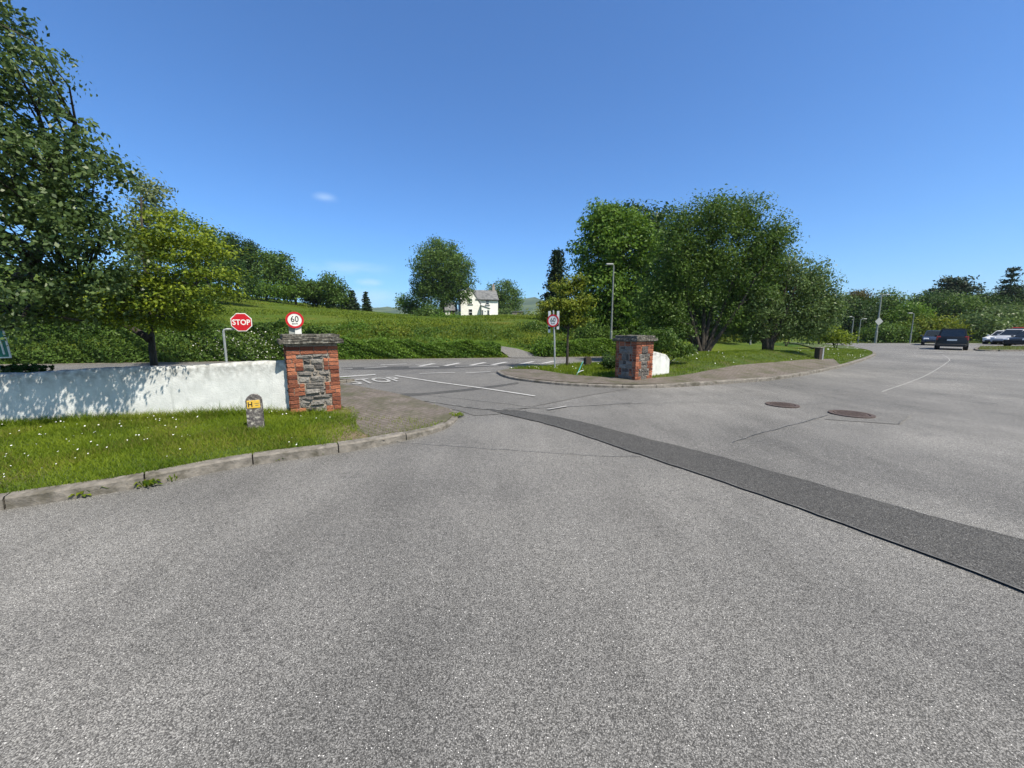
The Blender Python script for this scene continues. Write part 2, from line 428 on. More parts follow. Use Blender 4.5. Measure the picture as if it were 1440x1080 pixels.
# ------------------------------------------------------------------ foliage
def leaf_quads(C, size, rng, outward=None, aspect=.5, up=.35):
    n = len(C)
    nr = rng.normal(size=(n, 3)); nr /= np.linalg.norm(nr, axis=1, keepdims=True) + 1e-9
    if outward is not None: nr = nr + outward * .7
    nr[:, 2] += up; nr /= np.linalg.norm(nr, axis=1, keepdims=True) + 1e-9
    t = np.cross(nr, rng.normal(size=(n, 3))); t /= np.linalg.norm(t, axis=1, keepdims=True) + 1e-9
    b = np.cross(nr, t); s = (size * rng.uniform(.6, 1.35, n))[:, None]
    V = np.empty((n, 4, 3)); V[:, 0] = C - t * s * .5; V[:, 2] = C + t * s * .5 - nr * s * .10
    V[:, 1] = C + b * s * aspect * .5 + t * s * .06; V[:, 3] = C - b * s * aspect * .5 + t * s * .06
    return V.reshape(-1, 3)


def crown_mesh(name, blobs, n_leaf, leaf, clump, rng, per=60, aspect=.5, up=.35, shell=.45, flat=.75, droop=0.0):
    """blobs: (cx,cy,cz,rx,ry,rz). Leaves gathered in clumps spread through each blob's volume."""
    w = np.array([(b[3] * b[4] * b[5]) ** (2 / 3) for b in blobs]); w /= w.sum(); Cs, Os, Rs, cents = [], [], [], []
    for b, wi in zip(blobs, w):
        nc = max(3, int(n_leaf * wi / per)); d = rng.normal(size=(nc, 3)); d /= np.linalg.norm(d, axis=1, keepdims=True)
        r = shell + (1 - shell) * rng.random(nc) ** .6; r *= rng.uniform(.82, 1.1, nc)
        cc = np.array(b[:3]) + d * r[:, None] * np.array(b[3:6]); cents.append(cc)
        k = rng.poisson(per, nc) + 4; idx = np.repeat(np.arange(nc), k)
        off = np.clip(rng.normal(size=(len(idx), 3)), -1.8, 1.8) * np.array([1, 1, flat]) * clump * (.45 * rng.uniform(.7, 1.4, nc))[idx][:, None]
        if droop: off[:, 2] -= droop * (off[:, 0] ** 2 + off[:, 1] ** 2) / clump
        Cs.append(cc[idx] + off); Os.append(d[idx] * .6 + off / (clump + 1e-6))
        cr = rng.random(nc); Rs.append(np.clip(cr[idx] * .6 + rng.random(len(idx)) * .5 - .05, 0, 1))
    C = np.concatenate(Cs); O = np.concatenate(Os); R = np.concatenate(Rs)
    V = leaf_quads(C, leaf, rng, O, aspect, up)
    return from_arrays(name, V, np.arange(len(V)), 4, np.repeat(R, 4)), np.concatenate(cents)


def limbs(stems, cents, r0, rng, nmax=46, h_from=.25, knots=5):
    """stems: list of polylines (local). Returns a bmesh with tapered stems and limbs out to the clumps."""
    bm = bmesh.new(); allp = []
    for s in stems:
        P = smooth_poly(s, max(.15, (Vector(s[-1]) - Vector(s[0])).length / 9)); n = len(P)
        rad = [r0 * (1 - .82 * i / (n - 1)) * (1.45 if i == 0 else 1) for i in range(n)]
        tube(bm, P, rad, 8); allp += [(p, r) for i, (p, r) in enumerate(zip(P, rad)) if i > n * h_from]
    if not allp: return bm
    A = np.array([p[:] for p, r in allp]); idx = rng.permutation(len(cents))[:nmax]
    for i in idx:
        c = cents[i]; dd = np.linalg.norm(A - c, axis=1) + np.maximum(0, A[:, 2] - c[2] + .15) * 2.5
        j = int(np.argmin(dd)); p, r = allp[j]; c = Vector(c); L = (c - p).length
        if L < 1e-3: continue
        m = p.lerp(c, .5) + Vector((rng.normal() * L * .08, rng.normal() * L * .08, L * .10 + rng.normal() * L * .05))
        rr = min(r * .6, .035 * L + .006)
        tube(bm, [p, p.lerp(m, .55) + Vector((0, 0, -.02 * L)), m, m.lerp(c, .6), c], [rr, rr * .8, rr * .62, rr * .4, rr * .15], 5, False)
    return bm


def tree(name, label, cat, baseX, D, base_z, pblobs, leaf, n_leaf, clump, m, r0=.15, seed=0, stems=None, group=None, bark='bark',
         per=60, aspect=.5, shell=.45, nmax=46, up=.35, thick=.9, flat=.75, droop=0.0, lean=0.0):
    rng = np.random.default_rng(1000 + seed); k = D / F
    b0 = AT(baseX, 540, D); base = Vector((b0.x, D, base_z)); bl = []
    for X, Y, rX, rY in pblobs:
        p = AT(X, Y, D + lean) - base; k = (D + lean) / F; ry = .5 * (rX + rY) * k * thick
        bl.append((p.x, p.y + rng.uniform(-.25, .25) * ry, p.z, rX * k, ry, rY * k))
    t = thing(name, label, cat, base, 0, group)
    me, cents = crown_mesh('crown', bl, n_leaf, leaf, clump, rng, per, aspect, up, shell, flat, droop); link('crown', me, LM[m], t)
    top = max(b[2] + b[5] * .5 for b in bl); mid = bl[0]
    if stems is None: stems = [[(0, 0, -.1), (mid[0] * .12, 0, top * .33), (mid[0] * .45, mid[1] * .4, top * .66), (mid[0] * .8, mid[1] * .6, top * .95)]]
    bm = limbs(stems, cents, r0, rng, nmax); obj('trunk', bm, M[bark], t, True)
    return t


def conifer(name, label, cat, baseX, D, base_z, topY, halfpx, seed, tiers=16, group=None, leaf=.3, dens=1.0, sparse=1.0, fan=0.0):
    rng = np.random.default_rng(500 + seed); b0 = AT(baseX, 540, D); base = Vector((b0.x, D, base_z)); H = AT(baseX, topY, D).z - base_z; R = halfpx * D / F
    t = thing(name, label, cat, base, 0, group); bm = bmesh.new(); tube(bm, [(0, 0, -.1), (0, 0, H * .5), (0, 0, H)], [.035 * H * .6, .02 * H * .6, .01], 7)
    Cs, Rn = [], []
    for i in range(tiers):
        f = i / (tiers - 1); z = H * (.08 + .9 * f); rr = R * (1 - f) ** (.8) * rng.uniform(.82, 1.12) + .05 * R
        nb = max(5, int(11 * (1 - f) + 5))
        for b in range(nb):
            a = rng.uniform(0, 2 * PI); L = rr * rng.uniform(.7, 1.15); e = Vector((math.cos(a) * L, math.sin(a) * L, -.22 * L + fan * L)); s = Vector((0, 0, z))
            tube(bm, [s, s + e], [.018 * L + .01, .005], 4, False)
            n = int(26 * dens * max(.3, L / R)); u = rng.random(n) ** .7
            off = rng.normal(size=(n, 3)) * np.array([.11, .11, .055]) * R * sparse
            Cs.append(np.array([0, 0, z]) + u[:, None] * np.array(e[:]) + off); Rn.append(np.clip(rng.random() * .5 + rng.random(n) * .6, 0, 1))
    C = np.concatenate(Cs); V = leaf_quads(C, leaf, rng, None, .4, .5)
    link('crown', from_arrays('crown', V, np.arange(len(V)), 4, np.repeat(np.concatenate(Rn), 4)), LM['conifer'], t)
    obj('trunk', bm, M['bark'], t, True); return t


def bush(name, label, pblobs, D, base_z, leaf, n_leaf, clump, m, seed, group=None, cat='bush', per=50, extra=None):
    """multi-stemmed shrub, base below its first blob"""
    X = sum(b[0] for b in pblobs) / len(pblobs); k = D / F
    base = Vector((AT(X, 540, D).x, D, base_z)); tips = [AT(b[0], b[1], D) - base for b in pblobs]
    stems = []
    for p in tips:
        stems.append([(0, 0, -.05), (p.x * .4, 0, p.z * .5), (p.x, p.y, max(p.z, .15))])
    if len(stems) == 1: stems += [[(0, 0, -.05), (.25 * k * pblobs[0][2], .1, tips[0].z * .8), (.5 * k * pblobs[0][2], .1, tips[0].z * 1.1)]]
    return tree(name, label, cat, X, D, base_z, pblobs, leaf, n_leaf, clump, m, .012 * D / 10 + .01, seed, stems, group, per=per, nmax=14)


def hedge(name, label, line, width, heights, n, leaf, m, seed, group=None, lump=.18, cat='hedge', z0=0.0):
    """line: 2D points; box-like hedge with an uneven top, leaves thickest at its faces"""
    rng = np.random.default_rng(300 + seed); P = np.array([p[:2] for p in line]); d = np.linalg.norm(np.diff(P, axis=0), axis=1); cum = np.r_[0, np.cumsum(d)]
    s = rng.random(n) * cum[-1]; x = np.interp(s, cum, P[:, 0]); y = np.interp(s, cum, P[:, 1]); h = np.interp(s, cum, heights)
    tx = np.gradient(np.interp(np.linspace(0, cum[-1], 200), cum, P[:, 0])); ty = np.gradient(np.interp(np.linspace(0, cum[-1], 200), cum, P[:, 1]))
    i = np.clip((s / cum[-1] * 199).astype(int), 0, 199); tl = np.hypot(tx[i], ty[i]); nx, ny = -ty[i] / tl, tx[i] / tl
    w = lambda a: .5 * np.sin(a * 1.7 + seed) + .3 * np.sin(a * 4.1 + 2 * seed) + .2 * np.sin(a * 9.7)
    h = h + lump * w(s); which = rng.random(n)
    v = np.where(which < .5, rng.random(n), np.where(which < .85, 1 - np.abs(rng.normal(size=n)) * .08, rng.random(n)))      # height fraction
    q = np.where(which < .5, -.5 + np.abs(rng.normal(size=n)) * .1, rng.random(n) - .5) * width * (1 - .25 * v ** 3)
    q = q + lump * .6 * w(s * 1.3 + v * 3) * (q < 0) + rng.normal(size=n) * .02
    base = P.mean(0); hz = np.array([ground(a, b) for a, b in zip(x + nx * q, y + ny * q)]) if z0 is None else z0
    C = np.stack([x + nx * q - base[0], y + ny * q - base[1], np.maximum(.02, v * h) + hz], 1)
    O = np.stack([nx * np.sign(q) * (which < .5), ny * np.sign(q) * (which < .5), (which > .5) * .8], 1)
    R = np.clip(.5 + .28 * np.sin(s * 2.3 + v * 4) * np.sin(s * .9 + 1) + rng.normal(size=n) * .2, 0, 1)
    V = leaf_quads(C, leaf, rng, O, .6, .3)
    t = thing(name, label, cat, (base[0], base[1], 0), 0, group)
    link('foliage', from_arrays('foliage', V, np.arange(len(V)), 4, np.repeat(R, 4)), LM[m], t)
    bm = bmesh.new()
    for a in np.arange(.2, cum[-1], .55):
        px, py = np.interp(a, cum, P[:, 0]) - base[0], np.interp(a, cum, P[:, 1]) - base[1]; hh = np.interp(a, cum, heights) * .8
        zz = ground(px + base[0], py + base[1]) if z0 is None else z0
        tube(bm, [(px, py, zz - .05), (px + rng.normal() * .06, py + rng.normal() * .06, zz + hh * .5), (px + rng.normal() * .15, py + rng.normal() * .1, zz + hh)], [.025, .018, .008], 5, False)
    obj('stems', bm, M['bark'], t); return t


def blades(name, C, h, w, rng, m, lean=.45, parent=None):
    n = len(C); a = rng.uniform(0, 2 * PI, n); hh = h * rng.uniform(.5, 1.3, n); b = rng.uniform(0, 2 * PI, n)
    tx, ty = np.cos(a), np.sin(a); V = np.empty((n, 3, 3)); ww = w * rng.uniform(.7, 1.3, n)
    V[:, 0] = C; V[:, 1] = C; V[:, 2] = C
    V[:, 0, 0] -= tx * ww; V[:, 0, 1] -= ty * ww; V[:, 1, 0] += tx * ww; V[:, 1, 1] += ty * ww
    l = lean * hh * rng.uniform(.2, 1.5, n); V[:, 2, 0] += np.cos(b) * l; V[:, 2, 1] += np.sin(b) * l; V[:, 2, 2] += hh
    nz = .5 + .5 * np.sin(C[:, 0] * 3.1 + 1) * np.sin(C[:, 1] * 4.3)
    R = np.clip(.55 * rng.random(n) + .45 * nz, 0, 1)
    return link(name, from_arrays(name, V.reshape(-1, 3), np.arange(3 * n), 3, np.repeat(R, 3)), LM[m], parent)


# ------------------------------------------------------------------ terrain
RD = Vector((.985, .174)).normalized(); RN = Vector((-RD.y, RD.x)); RA = Vector((-6.0, 20.1))      # far edge of the main road
XC = [-400, -110, -80, -60, -43, -30, -22, -17.7, -9, 0, 9, 16, 24, 40]
HC = [34, 15, 11, 8.6, 6.6, 4.9, 4.3, 3.9, 3.7, 3.9, 3.6, 1.6, .2, 0]
SC = [0, .5, 1.6, 8, 20, 40, 70, 120, 300, 4500]
PC = [0, 0, .10, .44, .70, .97, 1.04, 1.0, .7, .5]


def ground(x, y):
    s = (x - RA.x) * RN.x + (y - RA.y) * RN.y
    return float(np.interp(x, XC, HC) * np.interp(s, SC, PC))


def build_terrain():
    xs = np.unique(np.r_[np.linspace(-3000, -420, 10), np.linspace(-400, -100, 31), np.linspace(-98, 60, 106), np.linspace(65, 400, 20), np.linspace(450, 3000, 10)])
    ys = np.unique(np.r_[np.linspace(-300, -20, 8), np.linspace(0, 12, 5), np.linspace(13, 60, 64), np.linspace(61, 130, 50), np.linspace(140, 500, 20), np.linspace(600, 4300, 12)])
    X, Y = np.meshgrid(xs, ys); s = (X - RA.x) * RN.x + (Y - RA.y) * RN.y
    Z = np.interp(X, XC, HC) * np.interp(s, SC, PC); lum = np.clip((s - 3) / 10, 0, 1) * np.clip((14 - X) / 10, 0, 1)
    Z = Z + lum * (.10 * np.sin(X * .31 + 1) * np.sin(Y * .23) + .06 * np.sin(X * .9) * np.sin(Y * .7)) - .05
    nx, ny = len(xs), len(ys); i = np.arange(nx * ny).reshape(ny, nx)
    f = np.stack([i[:-1, :-1], i[:-1, 1:], i[1:, 1:], i[1:, :-1]], -1).reshape(-1)
    struct(link('terrain', from_arrays('terrain', np.stack([X, Y, Z], -1).reshape(-1, 3), f, 4, smooth=True), M['field']))
    # far hills
    for nm, D, pts in (('hills', 2100, [(250, 436), (430, 428), (520, 434), (545, 431), (575, 436), (640, 437), (700, 430), (735, 420), (752, 417), (775, 424), (850, 428), (960, 440), (1100, 446), (1350, 448)]),
                       ('hills', 2900, [(-200, 430), (200, 425), (480, 431), (560, 429), (650, 433), (800, 430), (1000, 438), (1500, 440), (1900, 445)])):
        P = smooth_poly([AT(X, Y, D) for X, Y in pts], 40); rows = []
        rng = np.random.default_rng(3); n = len(P)
        jit = np.cumsum(rng.normal(size=n)) * 1.2; jit -= np.linspace(jit[0], jit[-1], n)
        for q, hf in ((-900, 0), (-600, .35), (-300, .75), (0, 1), (500, .8), (1200, .1)):
            rows.append([(p.x * (1 + q / D * .2), p.y + q, -2 + (p.z + jit[k] + 2) * hf + 3 * math.sin(k * .37 + q)) for k, p in enumerate(P)])
        V = np.array(rows).reshape(-1, 3); i = np.arange(len(V)).reshape(len(rows), n); f = np.stack([i[:-1, :-1], i[:-1, 1:], i[1:, 1:], i[1:, :-1]], -1).reshape(-1)
        struct(link(nm, from_arrays(nm, V, f, 4, smooth=True), M['hill']))


build_terrain()


def sheet(name, pts, z, m, kind='structure'):
    bm = bmesh.new(); vs = [bm.verts.new((p[0], p[1], z)) for p in pts]; bm.faces.new(vs)
    bmesh.ops.triangulate(bm, faces=bm.faces)
    for f in bm.faces:
        if f.normal.z < 0: f.normal_flip()
    me = bpy.data.meshes.new(name); bm.to_mesh(me); bm.free(); o = link(name, me, m); o['kind'] = kind; return o


def near_edge(x): return 13.0 + .177 * (x + 4.7)


# access road: the whole pale asphalt apron and the road going off right
sheet('access_road', [(-40, -25), (95, -25), (95, 43), (60, 42.5), (38, 43), (29, 40), (24, 30), (18, 22), (10, 17), (0, 14.2), (-12, 12), (-40, 7)], 0.0, M['asphalt'])
# main road: follows the hedge, then bends away behind the grass mound
far = [(-75, 7.7), (-40, 13.9), (-19.5, 17.6), (-6, 20.05), (-.8, 20.9), (5, 21.8), (12, 24.2), (18, 28.5), (23, 35), (27, 46), (29, 60)]
near = [(-75, -.2), (-40, 6.6), (-19.5, 10.3), (-6, 12.75), (-1, 13.9), (1.5, 15.6), (4.4, 16.9), (10, 18.2), (16, 21.8), (22, 28), (27, 36), (33, 48), (35, 60)]
mr_pts = [p for p in smooth_poly(far, 1.5)] + [p for p in smooth_poly(near, 1.5)][::-1]
sheet('main_road', mr_pts, .004, M['asphalt2'])
jn = [G(*p) for p in ((642, 577), (668, 585), (700, 583), (760, 570), (830, 556), (885, 547), (835, 545), (800, 543), (740, 537), (702, 529))]
jn += [Vector((-.9, 14.0, 0)), Vector((-5.6, 12.9, 0)), G(485, 546), G(520, 551), G(570, 560), G(610, 571)]
sheet('junction_surface', jn, .0085, M['asphalt2'])


def path_strip(pts, w):
    P = [Vector(p).to_3d() for p in pts]; A, B = [], []
    for i, p in enumerate(P):
        d = (P[min(i + 1, len(P) - 1)] - P[max(i - 1, 0)]); nn = Vector((-d.y, d.x, 0)).normalized(); A.append(p + nn * w / 2); B.append(p - nn * w / 2)
    return A + B[::-1]


def strips(name, lst, z, m):
    bm = bmesh.new()
    for pts, w in lst:
        P = path_strip(pts, w); n = len(P) // 2
        vs = [bm.verts.new((p.x, p.y, z)) for p in P]
        for i in range(n - 1): bm.faces.new((vs[i], vs[i + 1], vs[2 * n - 2 - i], vs[2 * n - 1 - i]))
    for f in bm.faces:
        f.normal_update()
        if f.normal.z < 0: f.normal_flip()
    me = bpy.data.meshes.new(name); bm.to_mesh(me); bm.free(); return struct(link(name, me, m))


def wob(pts, step, amp, seed):
    r = random.Random(seed); P = smooth_poly(pts, step)
    return [p + Vector((r.gauss(0, amp), r.gauss(0, amp), 0)) for p in P]


def GP(*px): return [G(*p) for p in px]


lo = wob(GP((690, 578), (780, 600), (900, 640), (1000, 673), (1150, 725), (1300, 780), (1440, 835), (1640, 915)), .16, .008, 1)
hi = wob(GP((722, 577), (800, 590), (900, 615), (1000, 640), (1150, 682), (1300, 725), (1440, 762), (1700, 835)), .16, .008, 2)
sheet('road_patch', lo + hi[::-1], .013, M['patch'])
strips('road_seal', [(lo, .018), (hi, .012)], .0165, M['bitumen'])
pa = GP((547, 555), (600, 553), (650, 548), (700, 542), (728, 538)); pb = GP((566, 559), (610, 555), (660, 550), (705, 544), (730, 540))
sheet('road_patch', pa + pb[::-1], .013, M['patch'])
sheet('road_patch', GP((480, 520), (560, 520), (640, 518), (735, 513), (735, 511), (640, 514), (560, 515.5), (480, 517)), .0085, M['patch'])
sheet('road_patch', GP((1160, 590), (1265, 597), (1282, 583), (1180, 577)), .0045, M['asphalt2'])
# cracks and joints in the asphalt
cr = [(wob(GP((520, 620), (600, 625), (700, 632), (820, 640), (900, 642)), .12, .01, 3), .012),
      (wob(GP((570, 560), (620, 568), (690, 577), (740, 578)), .15, .012, 4), .05), (wob(GP((690, 577), (800, 572), (900, 567)), .15, .012, 5), .03),
      (wob(GP((1030, 622), (1100, 602), (1165, 584)), .2, .012, 6), .018), (wob(GP((1182, 577), (1282, 583)), .2, .008, 12), .016), (wob(GP((1280, 584), (1264, 597)), .15, .006, 14), .016), (wob(GP((1263, 597), (1160, 590)), .15, .006, 15), .016),
      (wob(GP((900, 568), (1000, 566), (1075, 571), (1160, 567)), .3, .02, 7), .014), (wob(GP((930, 556), (1010, 555), (1150, 556), (1240, 552)), .3, .02, 8), .014),
      (wob(GP((540, 551), (600, 556), (680, 565), (760, 575)), .2, .02, 9), .02), (wob(GP((860, 548), (960, 552), (1060, 551)), .2, .02, 10), .014)]
M['crack'] = nmat('old_crack', (.08, .08, .077), (.22, .217, .21), 7, .85)
strips('road_cracks', cr, .0195, M['crack'])
M['seam'] = nmat('pale_seam', (.25, .245, .24), (.35, .345, .335), 3, .85)
strips('road_joint', [(smooth_poly(GP((1240, 551), (1300, 529), (1330, 511), (1335, 505), (1325, 499)), .4), .03)], .004, M['seam'])
# lane markings
mk = [(GP((556, 529), (620, 539), (680, 547), (752, 558)), .10), (GP((478, 531), (528, 527.5)), .22),
      (GP((590, 526), (640, 524.5)), .10), (GP((655, 525), (690, 523.5)), .10)]
strips('road_markings', mk, .0235, M['line'])
mk2 = [(GP((478, 519.5), (496, 518.5)), .1), (GP((512, 518), (545, 516)), .12), (GP((535, 513.5), (572, 512)), .16), (GP((584, 513), (598, 512.5)), .10)]
for X in (604, 640, 676, 706, 744, 774): mk2 += [(GP((X - 14, 515.5 - (X - 600) * .02), (X + 6, 511.5 - (X - 600) * .02)), .22)]
mk2 += [(GP((575, 516.5), (618, 516)), .12), (GP((640, 515.5), (700, 514)), .12), (GP((730, 512.3), (870, 508.3)), .11), (GP((740, 515.8), (870, 511.6)), .1),
        (GP((110, 525.5), (210, 520.5)), .12), (GP((250, 519), (300, 517)), .12), (GP((320, 516.5), (400, 514.5)), .12)]
strips('road_markings', mk2, .0125, M['line'])
strips('road_markings', [(GP((770, 577), (797, 572.5)), .07)], .0235, M['seam'])
o = G(528, 536.0); st = text('stop_marking', 'STOP', M['line_faded'], None, 1.5, 1.25, (0, 0, 0), True, .001)
st.location = (o.x, o.y, .0275); st.rotation_euler = (0, 0, math.radians(34)); struct(st)


# covers
def manhole(X, Y, r, label):
    t = thing('manhole_cover', label, 'manhole cover', G(X, Y) + Vector((0, 0, .0)), .4)
    bm = bmesh.new(); disc(bm, (0, 0, .012), r, 36, (0, 0, 1), .018)
    for i in range(-4, 5):
        for j in range(-4, 5):
            if math.hypot(i, j) < 4.4: box(bm, (i * r / 5.2, j * r / 5.2, .023), (r / 9, r / 9, .006))
    obj('lid', bm, M['iron'], t)
    bm = bmesh.new(); ring(bm, (0, 0, .002), r + .02, r + .09, 40, (0, 0, 1), .02); obj('frame', bm, M['iron'], t)


manhole(1197, 583, .25, 'rusty round manhole cover nearer the camera, in a rectangular asphalt patch')
manhole(1100, 570, .21, 'rusty round manhole cover farther from the camera, left of the patched one')


# ------------------------------------------------------------------ left verge, kerb, paving
kl_px = [(0, 718), (185, 688), (340, 657), (480, 637), (560, 622), (620, 606), (643, 591), (640, 580), (610, 571), (570, 560), (520, 551), (485, 546)]
kl = [Vector((-14, -2.6, 0)), Vector((-9, .55, 0))] + [G(*p) for p in kl_px] + [Vector((-5.3, 10.9, 0)), Vector((-8, 11.3, 0)), Vector((-40, 5.7, 0))]
kl_h = [.115] * 5 + [.11, .10, .07, .05, .045, .05, .06, .07, .07] + [.09, .1, .1]


def kerb(name, pts, hs, left=True, w=.13, stone=.92, seed=0):
    P = smooth_poly(pts, .1); H = []
    # heights follow the control points
    C = np.array([p[:2] for p in map(Vector, pts)])
    cum = np.r_[0, np.cumsum([(P[i + 1] - P[i]).length for i in range(len(P) - 1)])]
    cidx = [int(np.argmin([(Vector(c).to_3d() - p).length for p in P])) for c in pts]
    H = np.interp(cum, cum[cidx], hs); n = int(cum[-1] / stone); bm = bmesh.new(); r = random.Random(seed); sgn = 1 if left else -1
    for k in range(n):
        a, b = k * cum[-1] / n + .007, (k + 1) * cum[-1] / n - .007; j = r.gauss(0, .004); rows = []
        for q in range(5):
            s = a + (b - a) * q / 4; x = np.interp(s, cum, [p.x for p in P]); y = np.interp(s, cum, [p.y for p in P]); h = float(np.interp(s, cum, H)) + j
            e = .03; x2 = np.interp(min(s + e, cum[-1]), cum, [p.x for p in P]) - np.interp(max(s - e, 0), cum, [p.x for p in P]); y2 = np.interp(min(s + e, cum[-1]), cum, [p.y for p in P]) - np.interp(max(s - e, 0), cum, [p.y for p in P])
            nn = Vector((-y2, x2, 0)).normalized() * sgn
            prof = [(0, -.05), (.004, h - .02), (.022, h), (w, h + .003), (w, -.05)]
            rows.append([bm.verts.new((x + nn.x * u, y + nn.y * u, v)) for u, v in prof])
        for A, B in zip(rows, rows[1:]):
            for i in range(4): bm.faces.new((A[i], A[i + 1], B[i + 1], B[i]))
        bm.faces.new(rows[0]); bm.faces.new(rows[-1][::-1])
    o = obj(name, bm, M['kerb']); return struct(o)


kerb('kerb', kl, kl_h, True, seed=4)
KL = smooth_poly(kl, .25)
off = path_strip(KL, .20); KLin = off[:len(KL)]
verge_poly = [(p.x, p.y) for p in KLin] + [(-40, -2.6)]


def verge_h(x, y):          # gently dished: kerb level in front, a little higher by the wall
    return .105 + .035 * np.clip((y - 3.6) / 2.2, 0, 1) * np.clip((-3.2 - x) / 1.2, 0, 1) - .05 * np.clip((x + 3.0) / 2, 0, 1)


def grid_sheet(name, poly, hf, m, step=.16, xr=None, yr=None):
    """a sheet following a height function, clipped to a polygon"""
    P = np.array(poly); bm = bmesh.new()
    ring_ = [bm.verts.new((p[0], p[1], float(hf(p[0], p[1])))) for p in poly]
    es = [bm.edges.new((ring_[i], ring_[(i + 1) % len(ring_)])) for i in range(len(ring_))]
    bmesh.ops.triangle_fill(bm, use_beauty=True, edges=es)
    for _ in range(3):
        long_e = [e for e in bm.edges if e.calc_length() > step * 4]
        if not long_e: break
        bmesh.ops.subdivide_edges(bm, edges=long_e, cuts=1); bmesh.ops.triangulate(bm, faces=bm.faces)
    for v in bm.verts: v.co.z = float(hf(v.co.x, v.co.y))
    for f in bm.faces:
        f.normal_update()
        if f.normal.z < 0: f.normal_flip()
    me = bpy.data.meshes.new(name); bm.to_mesh(me); bm.free()
    for p in me.polygons: p.use_smooth = True
    return struct(link(name, me, m))


grid_sheet('verge', verge_poly, verge_h, M['turf'])
# paved apron round the corner of the verge
ap = [(p.x, p.y) for p in KLin if p.x > -4.9 and p.y > 4.5]
i0 = next(i for i, p in enumerate(KLin) if p.y > 5.02 and p.x > -3); i1 = next(i for i, p in enumerate(KLin) if i > i0 and p.x < -5.2)
ap_in = [(-4.7, 9.4), (-3.55, 7.6), (-2.95, 6.95), (-2.75, 6.3), (-2.45, 5.7), (-2.0, 5.3)]
apron = [(p.x, p.y) for p in KLin[i0:i1]] + ap_in
grid_sheet('paving', apron, lambda x, y: verge_h(x, y) + .008, M['paving'])
# worn soil edge between turf and paving
worn = [(-3.1, 7.3), (-2.75, 6.8), (-2.55, 6.1), (-2.2, 5.5), (-1.75, 5.15), (-2.1, 5.0), (-2.45, 5.0), (-2.75, 5.4), (-2.9, 5.9), (-3.0, 6.4), (-3.35, 7.0)]
grid_sheet('bare_soil', worn, lambda x, y: verge_h(x, y) + .004, M['soil'])


def sample_poly(poly, n, rng):
    P = np.array(poly); lo, hi = P.min(0), P.max(0); out = []
    tot = 0
    while tot < n:
        Q = rng.uniform(lo, hi, (n * 2, 2)); Q = Q[inpoly(Q, poly)]; out.append(Q); tot += len(Q)
    return np.concatenate(out)[:n]


PR = math.radians(33); PW = .82
c0 = G(409, 583, .12); ax = Vector((math.cos(PR), math.sin(PR), 0)); ay = Vector((-math.sin(PR), math.cos(PR), 0))
WL0, WL1 = Vector((-11.6, 5.06)), (c0 + ay * .20).to_2d()     # front foot of the white wall
wdir = (WL1 - WL0).normalized(); wn = Vector((wdir.y, -wdir.x))     # towards the camera
vis = [(p.x, p.y) for p in KLin if p.x > -9.5 and p.y < 6.6 and p.y > .3] + [(-2.9, 6.6), (WL1.x + .6, WL1.y + .05), (WL1.x, WL1.y), (-9.5, WL0.y + (2.1) * wdir.y / wdir.x)]


def lawn():
    rng = np.random.default_rng(21)
    Q = sample_poly(vis, 150000, rng); Qj = Q + rng.normal(size=Q.shape) * .14; inw = inpoly(Qj, worn) | inpoly(Qj, apron)
    # moss and grass thin out on the worn corner
    pn = .5 + .5 * np.sin(Q[:, 0] * 7 + 1) * np.sin(Q[:, 1] * 6 + 2)
    keep = ~inw | (rng.random(len(Q)) < .10 * pn + .02)
    Q = Q[keep]; wd = ((Q[:, 0] - WL1.x) * wn.x + (Q[:, 1] - WL1.y) * wn.y)
    h = np.where(wd < .3, .10 + .10 * rng.random(len(Q)) ** 3, .058) * (.92 + .3 * np.sin(Q[:, 0] * 2.2) * np.sin(Q[:, 1] * 3.1))
    h = np.where(inpoly(Q + rng.normal(size=Q.shape) * .12, worn), .032, h)
    C = np.c_[Q, verge_h(Q[:, 0], Q[:, 1]) - .005]
    tag(blades('verge_grass', C, h, .0042, rng, 'grass', .8), 'short daisy-dotted grass on the verge before the white wall', 'grass', None, 'stuff')
    pn = np.sin(Q[:, 0] * 1.7 + 2) * np.sin(Q[:, 1] * 2.9) + .4 * np.sin(Q[:, 0] * 6); k = np.where((pn > .1) & (rng.random(len(Q)) < .28))[0]
    Cd = C[k] + np.c_[rng.normal(size=(len(k), 2)) * .01, np.zeros(len(k))]
    tag(blades('verge_grass', Cd, np.minimum(h[k] * 1.25, .13), .004, rng, 'drygrass', .8), 'yellowing blades mixed through the near verge grass', 'grass', None, 'stuff')
    Qs = np.concatenate([sample_poly(worn, 6500, rng), sample_poly(apron, 700, rng)]); dd = np.hypot(Qs[:, 0] + 3.0, Qs[:, 1] - 6.0) + .2 * np.sin(Qs[:, 0] * 9) * np.sin(Qs[:, 1] * 8); Qs = Qs[rng.random(len(Qs)) < np.clip(1.05 - dd / 1.2, .05, 1)]
    tag(blades('verge_grass', np.c_[Qs, verge_h(Qs[:, 0], Qs[:, 1])], .05, .004, rng, 'grass', 1.0), 'thin straggling grass creeping onto the worn paved corner', 'grass', None, 'stuff')
    # daisies
    Q = sample_poly(vis, 380, rng); Q = Q[~inpoly(Q, worn) & ~inpoly(Q, apron)]; pn = np.sin(Q[:, 0] * 2.1 + .5) + np.sin(Q[:, 1] * 2.7 + Q[:, 0]); Q = Q[pn > -.55]
    bm = bmesh.new()
    for x, y in Q:
        z = float(verge_h(x, y)) + rng.uniform(.045, .075); disc(bm, (x, y, z), rng.uniform(.005, .0105), 7, (rng.normal() * .3, -.4 + rng.normal() * .3, 1))
    tag(obj('daisies', bm, M['white']), 'tiny white daisies scattered over the near left verge', 'daisies', None, 'stuff')


lawn()


